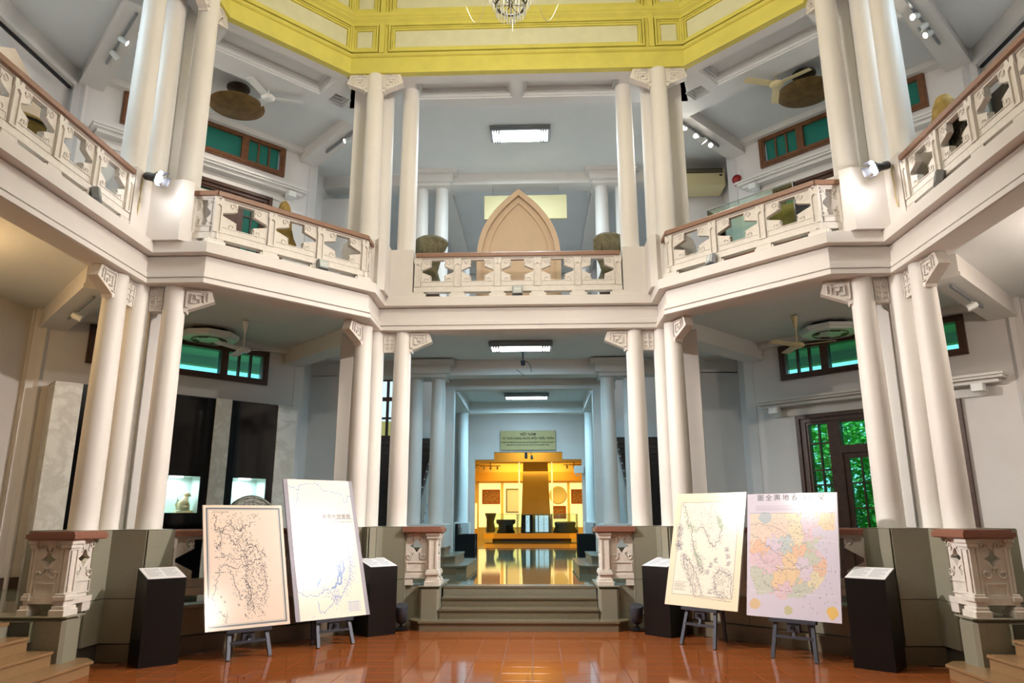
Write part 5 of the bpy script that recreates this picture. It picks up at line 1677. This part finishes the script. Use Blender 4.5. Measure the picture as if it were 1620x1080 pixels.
def map_two():
    R = random.Random(2)
    W, H = 140, 270
    C = canvas(W, H, L3(240, 232, 218))
    blue = L3(110, 142, 200)
    pale = L3(150, 176, 214)
    coast = [[(.0, .05), (.15, .08), (.2, .04), (.36, .03), (.48, .03), (.55, .08), (.72, .09), (.86, .11), (.88, .17), (.93, .17), (.94, .13), (1.0, .12)], [(.15, .08), (.12, .18)],
             [(.50, .38), (.56, .44), (.66, .44), (.74, .48), (.84, .54), (.86, .64), (.82, .74), (.70, .82), (.62, .88)],
             [(.0, .80), (.12, .84), (.3, .84), (.36, .82), (.45, .80), (.56, .87), (.40, .95), (.30, .96), (.28, .88)], [(.05, .72), (.1, .80)]]
    for p in coast:
        stroke(C, wiggle(p, .008, 8, R), blue, .85)
    for p in ([(.52, .47), (.6, .56), (.66, .66), (.62, .76)], [(.66, .46), (.72, .56), (.74, .66), (.66, .76), (.52, .80)], [(.3, .55), (.38, .68), (.3, .78)], [(.56, .48), (.70, .60), (.66, .72)]):
        q = wiggle(p, .012, 10, R)
        stroke(C, q, blue, .6, 1)
        smudge(C, q, pale, .45, .05, R, 160)
    smudge(C, [(.74, .46), (.86, .58), (.86, .70), (.72, .82)], blue, .5, .06, R, 340)
    smudge(C, [(.36, .80), (.6, .85), (.52, .90)], blue, .5, .05, R, 160)
    smudge(C, [(.2, .08), (.6, .12)], pale, .4, .06, R, 120)
    stroke(C, [(.66, .30), (.99, .30)], L3(90, 110, 150), .7)
    stroke(C, [(.68, .312), (.98, .312)], L3(120, 140, 170), .5)
    stroke(C, [(.62, .275), (.98, .275)], L3(150, 150, 160), .4)
    for k in range(10):
        stroke(C, [(.74, .90 + .007 * k), (.94 - .02 * (k % 3), .90 + .007 * k)], pale, .6)
    for k in range(14):
        x, y = R.uniform(.1, .95), R.uniform(.4, .98)
        stroke(C, [(x, y), (x + .06, y)], pale, .35)
    for x in np.linspace(.1, .9, 9):
        stroke(C, [(x, 0), (x, 1)], L3(225, 222, 215), .35)
    return C
def map_three():
    R = random.Random(3)
    W, H = 150, 206
    C = canvas(W, H, L3(240, 222, 196))
    fill(C, [(.09, .085), (.915, .085), (.915, .905), (.09, .905)], L3(238, 230, 216))
    stroke(C, [(.09, .085), (.915, .085), (.915, .905), (.09, .905), (.09, .085)], L3(130, 126, 118), .6)
    grey = L3(128, 128, 136)
    green = L3(150, 176, 140)
    lands = [[(.12, .1), (.2, .2), (.22, .3), (.28, .3), (.30, .42), (.34, .5), (.38, .56)], [(.38, .56), (.46, .6), (.5, .7), (.44, .68), (.38, .56)], [(.36, .34), (.42, .3), (.5, .36), (.55, .44), (.62, .48), (.68, .42), (.7, .32), (.64, .22)],
             [(.2, .56), (.3, .62), (.42, .74), (.52, .9)], [(.2, .56), (.22, .64), (.32, .76), (.42, .9)], [(.66, .72), (.72, .68), (.8, .7), (.88, .72), (.9, .9)], [(.66, .72), (.68, .82), (.72, .88), (.86, .9)], [(.1, .3), (.12, .42)], [(.1, .46), (.13, .5)]]
    for p in lands:
        q = wiggle(p, .010, 8, R)
        smudge(C, q, grey, .35, .045, R, 210)
        stroke(C, q, L3(92, 92, 96), .7)
    for p in ([(.12, .1), (.22, .3), (.36, .34)], [(.34, .44), (.37, .54), (.46, .66)], [(.64, .22), (.7, .32)]):
        smudge(C, p, green, .45, .03, R, 140)
    smudge(C, [(.2, .12), (.6, .14), (.6, .3), (.3, .2)], L3(170, 168, 160), .4, .1, R, 420)
    smudge(C, [(.24, .62), (.45, .86)], L3(150, 148, 140), .4, .06, R, 220)
    smudge(C, [(.74, .74), (.84, .84)], L3(150, 148, 140), .4, .06, R, 120)
    for x, y in ((.6, .64), (.56, .70), (.66, .6), (.8, .5), (.82, .56), (.84, .62), (.62, .86)):
        smudge(C, [(x - .01, y), (x + .01, y)], grey, .4, .025, R, 40)
    for k in range(7):
        stroke(C, [(.11, .80 + .011 * k), (.28 - .02 * (k % 3), .80 + .011 * k)], L3(120, 116, 110), .5)
    stroke(C, [(.4, .915), (.9, .93)], L3(120, 116, 110), .5)
    return C
def map_four():
    R = random.Random(4)
    W, H = 170, 226
    C = canvas(W, H, L3(216, 210, 226))
    H0 = .165
    # land patches
    pts, cols = [], []
    pal = [L3(238, 214, 190), L3(226, 196, 206), L3(196, 206, 184), L3(238, 206, 150), L3(220, 206, 222), L3(236, 190, 146), L3(184, 204, 202), L3(232, 222, 178)]
    for (x, y, k) in ((.1, .25, 0), (.3, .25, 0), (.15, .45, 5), (.4, .3, 0), (.55, .27, 7), (.45, .42, 6), (.3, .42, 4), (.3, .55, 1), (.15, .55, 1), (.58, .48, 5), (.55, .38, 7), (.68, .25, 4), (.72, .36, 1),
                      (.74, .41, 2), (.72, .52, 2), (.8, .47, 1), (.82, .6, 5), (.66, .64, 4), (.52, .65, 3), (.36, .7, 3), (.12, .68, 2), (.22, .7, 2), (.42, .78, 1), (.62, .78, 2), (.55, .82, 2), (.5, .55, 3), (.24, .62, 1), (.05, .35, 0),
                      (.75, .68, 7), (.9, .24, 3), (.2, .33, 0), (.62, .56, 4)):
        pts.append((x, y)); cols.append(pal[k])
    pts = np.array(pts); cols = np.array(cols)
    yy, xx = np.mgrid[0:H, 0:W]
    x = (xx + .5) / W; y = (yy + .5) / H
    wx = x + .02 * np.sin(y * 60 + 3 * np.sin(x * 31)) + .014 * np.sin(x * 97 + y * 40)
    wy = y + .016 * np.sin(x * 70 + 2 * np.sin(y * 45)) + .012 * np.sin(y * 120 + x * 33)
    d = (wx[..., None] - pts[:, 0]) ** 2 + ((wy[..., None] - pts[:, 1]) * 1.25) ** 2
    idx = d.argmin(-1)
    land_poly = wiggle([(.03, H0), (.97, H0), (.97, .3), (.88, .31), (.80, .27), (.72, .31), (.74, .36), (.86, .35), (.82, .38), (.74, .43), (.86, .52), (.88, .60), (.84, .68), (.76, .76), (.62, .83), (.46, .84), (.40, .87), (.3, .82), (.22, .82), (.12, .84), (.08, .76), (.03, .66), (.03, H0)], .008, 7, R)
    mask = canvas(W, H, (0, 0, 0))
    ins = fill(mask, land_poly, (1, 1, 1))
    C[ins] = cols[idx][ins] * .72 + np.array(L3(228, 220, 226)) * .28
    edge = np.zeros((H, W), bool)
    edge[:, 1:] |= idx[:, 1:] != idx[:, :-1]
    edge[1:, :] |= idx[1:, :] != idx[:-1, :]
    C[edge & ins] *= .86
    for p in ([(.05, .34), (.2, .42), (.3, .47), (.5, .56), (.62, .6), (.86, .6)], [(.04, .25), (.3, .27), (.5, .36)], [(.12, .5), (.25, .6), (.5, .63), (.66, .6)], [(.2, .75), (.4, .8), (.6, .79)]):
        stroke(C, wiggle(p, .012, 10, R), L3(150, 140, 150), .6)
    for k in range(520):
        a, b_ = R.uniform(.03, .95), R.uniform(H0, .85)
        j, i = int(b_ * H), int(a * W)
        if ins[j, i]:
            stroke(C, [(a, b_), (a + R.uniform(-.02, .02), b_ + R.uniform(-.008, .008))], L3(150, 136, 140), .45)
    for k in range(60):
        a, b_ = R.uniform(.6, .96), R.uniform(.3, .97)
        j, i = int(b_ * H), int(a * W)
        if not ins[j, i]:
            stroke(C, [(a, b_), (a, b_ + .006)], L3(120, 118, 140), .6)
    for cx, cy, rr, cc in ((.09, .905, .06, L3(222, 196, 160)), (.91, .93, .06, L3(232, 196, 120)), (.46, .935, .045, L3(200, 196, 160)), (.21, .205, .07, L3(190, 200, 204))):
        q = [(cx + rr * (1 + .2 * R.uniform(-1, 1)) * math.cos(t), cy + rr * .75 * (1 + .2 * R.uniform(-1, 1)) * math.sin(t)) for t in np.linspace(0, 6.28, 18)[:-1]]
        fill(C, q, cc)
    for k in range(9):
        stroke(C, [(.10, .105 + .005 * k), (.92, .105 + .005 * k)], L3(190, 180, 200), .35)
    for yv in (.38, .595, .80):
        stroke(C, [(.03, yv), (.97, yv + .01)], L3(236, 230, 240), .5)
    stroke(C, [(.03, H0), (.97, H0)], L3(160, 150, 170), .6)
    return C

def easel_map(P, C, label, knob, margin_lr=0.0, board='paper', title=()):
    """P: the board's corners TL, TR, BR, BL"""
    TL, TR, BR, BL = [Vector(p) for p in P]
    w = ((TR - TL).length + (BR - BL).length) / 2
    h = ((TL - BL).length + (TR - BR).length) / 2
    ex = (BR - BL); ex.z = 0; ex.normalize()
    mid_b = (BL + BR) / 2; mid_t = (TL + TR) / 2
    ez = (mid_t - mid_b).normalized()
    ez = (ez - ex * ez.dot(ex)).normalized()
    ey = ez.cross(ex)          # away from the viewer
    F = Matrix(((ex.x, ey.x, ez.x, mid_b.x), (ex.y, ey.y, ez.y, mid_b.y), (ex.z, ey.z, ez.z, mid_b.z), (0, 0, 0, 1)))
    name, cat, lab = 'map_board', 'map', label
    r = thing(name, lab, cat, F, 'maps on easels')
    MB().box(-w / 2, w / 2, 0, .02, 0, h).build('board', board, r)
    Hc, Wc, _ = C.shape
    pw = w - 2 * margin_lr
    xs = np.linspace(-pw / 2, pw / 2, Wc + 1)
    zs = np.linspace(h, 0, Hc + 1)
    X, Z = np.meshgrid(xs, zs)
    V = np.stack([X, np.full_like(X, -.002), Z], -1).reshape(-1, 3)
    jj, ii = np.mgrid[0:Hc, 0:Wc]
    a = (jj * (Wc + 1) + ii).ravel()
    Fc = np.stack([a + Wc + 1, a + Wc + 2, a + 1, a], -1)
    me = bpy.data.meshes.new('print')
    me.vertices.add(len(V)); me.vertices.foreach_set('co', V.ravel())
    me.loops.add(Fc.size); me.loops.foreach_set('vertex_index', Fc.ravel())
    me.polygons.add(len(Fc)); me.polygons.foreach_set('loop_start', np.arange(0, Fc.size, 4)); me.polygons.foreach_set('loop_total', np.full(len(Fc), 4))
    at = me.color_attributes.new('print', 'FLOAT_COLOR', 'CORNER')
    cc = np.concatenate([C.reshape(-1, 3), np.ones((Hc * Wc, 1))], 1)
    at.data.foreach_set('color', np.repeat(cc, 4, 0).ravel())
    me.materials.append(MATS['map_print'])
    me.update(calc_edges=True)
    link('print', me, r)
    for body, size, x, z in title:
        text_mesh(body, size, 'title_ink', r, T(x * pw, -.003, z * h) @ FACE, depth=.0004)
    # easel
    yaw = math.atan2(ex.y, ex.x)
    zb = mid_b.z
    e = thing('easel', 'dark grey A-frame easel holding the ' + knob, 'easel', T(mid_b.x, mid_b.y, 0) @ Matrix.Rotation(yaw, 4, 'Z'), 'easels')
    tl = math.atan2((mid_t - mid_b).dot(Vector((-ex.y, ex.x, 0))), mid_t.z - mid_b.z)
    k = math.tan(tl)
    def bar(m, p, q, wx=.022, wy=.015):
        p, q = Vector(p), Vector(q)
        d = (q - p).normalized()
        a_ = d.cross(Vector((0, 1, 0)))
        if a_.length < .05:
            a_ = d.cross(Vector((1, 0, 0)))
        a_.normalize(); b2 = d.cross(a_)
        V_ = [pt + a_ * sx * wx + b2 * sy * wy for pt in (p, q) for sx, sy in ((-1, -1), (1, -1), (1, 1), (-1, 1))]
        m.add(V_, [(3, 2, 1, 0), (4, 5, 6, 7), (0, 1, 5, 4), (1, 2, 6, 5), (2, 3, 7, 6), (3, 0, 4, 7)])
    yo = .045
    def at_z(z):
        return yo + (z - zb) * k
    zt = zb + h * .8
    for s in (-1, 1):
        m = MB(); bar(m, (s * .25, at_z(0.0), 0.004), (s * .10, at_z(zt), zt)); m.build('front_leg', 'grey_metal', e)
    m = MB(); bar(m, (0, at_z(zt) + .02, zt - .05), (0, at_z(0) + .62, .004)); m.build('rear_leg', 'grey_metal', e)
    m = MB(); bar(m, (-.25 * (1 - .12), at_z(zb * .55), zb * .55), (.25 * (1 - .12), at_z(zb * .55), zb * .55), .014, .022); m.build('crossbar', 'grey_metal', e)
    MB().box(-.27, .27, at_z(zb) - .075, at_z(zb) - .0, zb - .04, zb - .005).build('ledge', 'grey_metal', e)
    m = MB(); m.bbox(-.075, .075, at_z(zb) - .05, at_z(zb), zb - .14, zb - .045, .004); m.build('clamp', 'grey_metal', e)
    m = MB(); m.tube([(0, at_z(zb) - .05, zb - .09), (0, at_z(zb) - .09, zb - .09)], [.02, .024], 10); m.build('knob', 'black_metal', e)
    m = MB(); bar(m, (0, at_z(zb * .5), zb * .5), (0, at_z(zb * .9), zb * .9), .018, .012); m.build('centre_bar', 'grey_metal', e)
mat('title_ink', rgb(90, 92, 100), 0.7)
mat('mount_grey', rgb(146, 140, 152), 0.5)
easel_map([(-3.888, 2.464, 1.76), (-3.131, 3.156, 1.758), (-2.785, 2.767, 0.327), (-3.534, 2.081, 0.328)], map_one(), 'pinkish old ink map board with grey border, leftmost of the four', 'leftmost ink map')
easel_map([(-3.218, 3.336, 2.12), (-2.452, 4.103, 2.124), (-1.991, 3.641, 0.33), (-2.747, 2.885, 0.33)], map_two(), 'tallest map board, pale with blue coastlines on a grey mount', 'tall blue coastline map', .06, 'mount_grey',
          title=(('安南大國畫圖', .075, .22, .715), ('TABULA GEOGRAPHICA IMPERII ANAMITICI', .024, .24, .675)))
easel_map([(2.287, 3.976, 1.91), (3.036, 3.163, 1.92), (2.742, 2.866, 0.467), (1.991, 3.683, 0.459)], map_three(), 'cream engraved map of a peninsula with grey coasts, third board', 'cream peninsula map')
easel_map([(3.038, 2.965, 1.885), (3.892, 2.245, 1.874), (3.662, 2.041, 0.439), (2.821, 2.746, 0.442)], map_four(), 'lilac map board with pastel coloured provinces, rightmost of the four', 'pastel provinces map',
          title=tuple((ch, .085, -.345 + k * .0972, .962) for k, ch in enumerate('圖全輿地省直朝皇')))

# dark floor uplighters half hidden behind the inner podiums
for s in (-1, 1):
    r = thing('floor_uplighter', 'small dark floor lamp half hidden behind the podium %s of the steps' % SIDE[s], 'floor lamp', T(s * 1.72, 4.52, 0), 'floor lamps behind the podiums')
    MB().lathe([(.10, 0), (.11, .02), (.05, .04), (.03, .06)], 16).build('base', 'black_metal', r, 50)
    MB(T(0, 0, .22) @ Matrix.Rotation(.3, 4, 'X')).lathe([(.03, -.14), (.08, -.1), (.10, .12), (.09, .14)], 18).build('shade', 'grey_metal', r, 50)
    MB().tube([(0, 0, .04), (0, 0, .14)], .02, 8).build('stem', 'black_metal', r)

# ------------------------------------------------------------------ trees outside the right-hand door
def tree(x, y, h, R, m, seed, label):
    q = random.Random(seed)
    r = thing('tree', label, 'tree', T(x, y, -.6), 'garden trees outside the door')
    MB().tube([(0, 0, 0), (.1, 0, h * .3), (0, .1, h * .6)], [.22, .17, .1], 8).build('trunk', 'bark', r, 60)
    mb = MB()
    V, F = [], []
    for k in range(150):
        a, b_, c = q.gauss(0, 1), q.gauss(0, 1), q.gauss(0, 1)
        L = math.sqrt(a * a + b_ * b_ + c * c)
        rr = R * q.uniform(.55, 1.0)
        c0 = Vector((a / L * rr, b_ / L * rr, h * .55 + c / L * rr * h * .42 / R))
        for j in range(52):
            p = c0 + Vector((q.gauss(0, .28), q.gauss(0, .28), q.gauss(0, .2)))
            u_ = Vector((q.uniform(-1, 1), q.uniform(-1, 1), q.uniform(-.5, .5))).normalized()
            w_ = u_.cross(Vector((q.uniform(-1, 1), q.uniform(-1, 1), q.uniform(-1, 1)))).normalized()
            s = q.uniform(.06, .12)
            o = len(V)
            V += [p - u_ * s, p + w_ * s * .45, p + u_ * s, p - w_ * s * .45]
            F.append((o, o + 1, o + 2, o + 3))
    mb.add(V, F)
    mb.build('foliage', m, r)
for k, (u, v, h, R, m, lb) in enumerate(((-2.6, 13.2, 5.2, 1.9, 'leaf_a', 'light green leafy tree behind the left half of the garden door'), (.4, 12.6, 4.8, 1.8, 'leaf_a', 'light green leafy tree straight behind the garden door'), (3.2, 13.6, 5.2, 2.0, 'leaf_a', 'light green leafy tree behind the right half of the garden door'),
                                     (-1.0, 16.5, 6.0, 2.8, 'leaf_b', 'darker green tree further back behind the garden door, left of centre'), (3.0, 17.0, 6.0, 2.8, 'leaf_b', 'darker green tree further back behind the garden door, right of centre'), (6.2, 16.0, 5.6, 2.6, 'leaf_b', 'darker green tree at the far right of the garden'))):
    p = DR @ Vector((u, v, 0))
    tree(p.x, p.y, h, R, m, 40 + k, lb)
# eaves outside the lower windows
for fr, nm in ((DL, 'left'), (DR, 'right')):
    struct(MB(fr).box(-3.5, 3.5, 9.15, 10.6, 4.95, 5.15).box(-3.5, 3.5, 10.5, 10.7, 4.76, 5.15).build('ceiling_eaves_' + nm, 'dusty_white'))
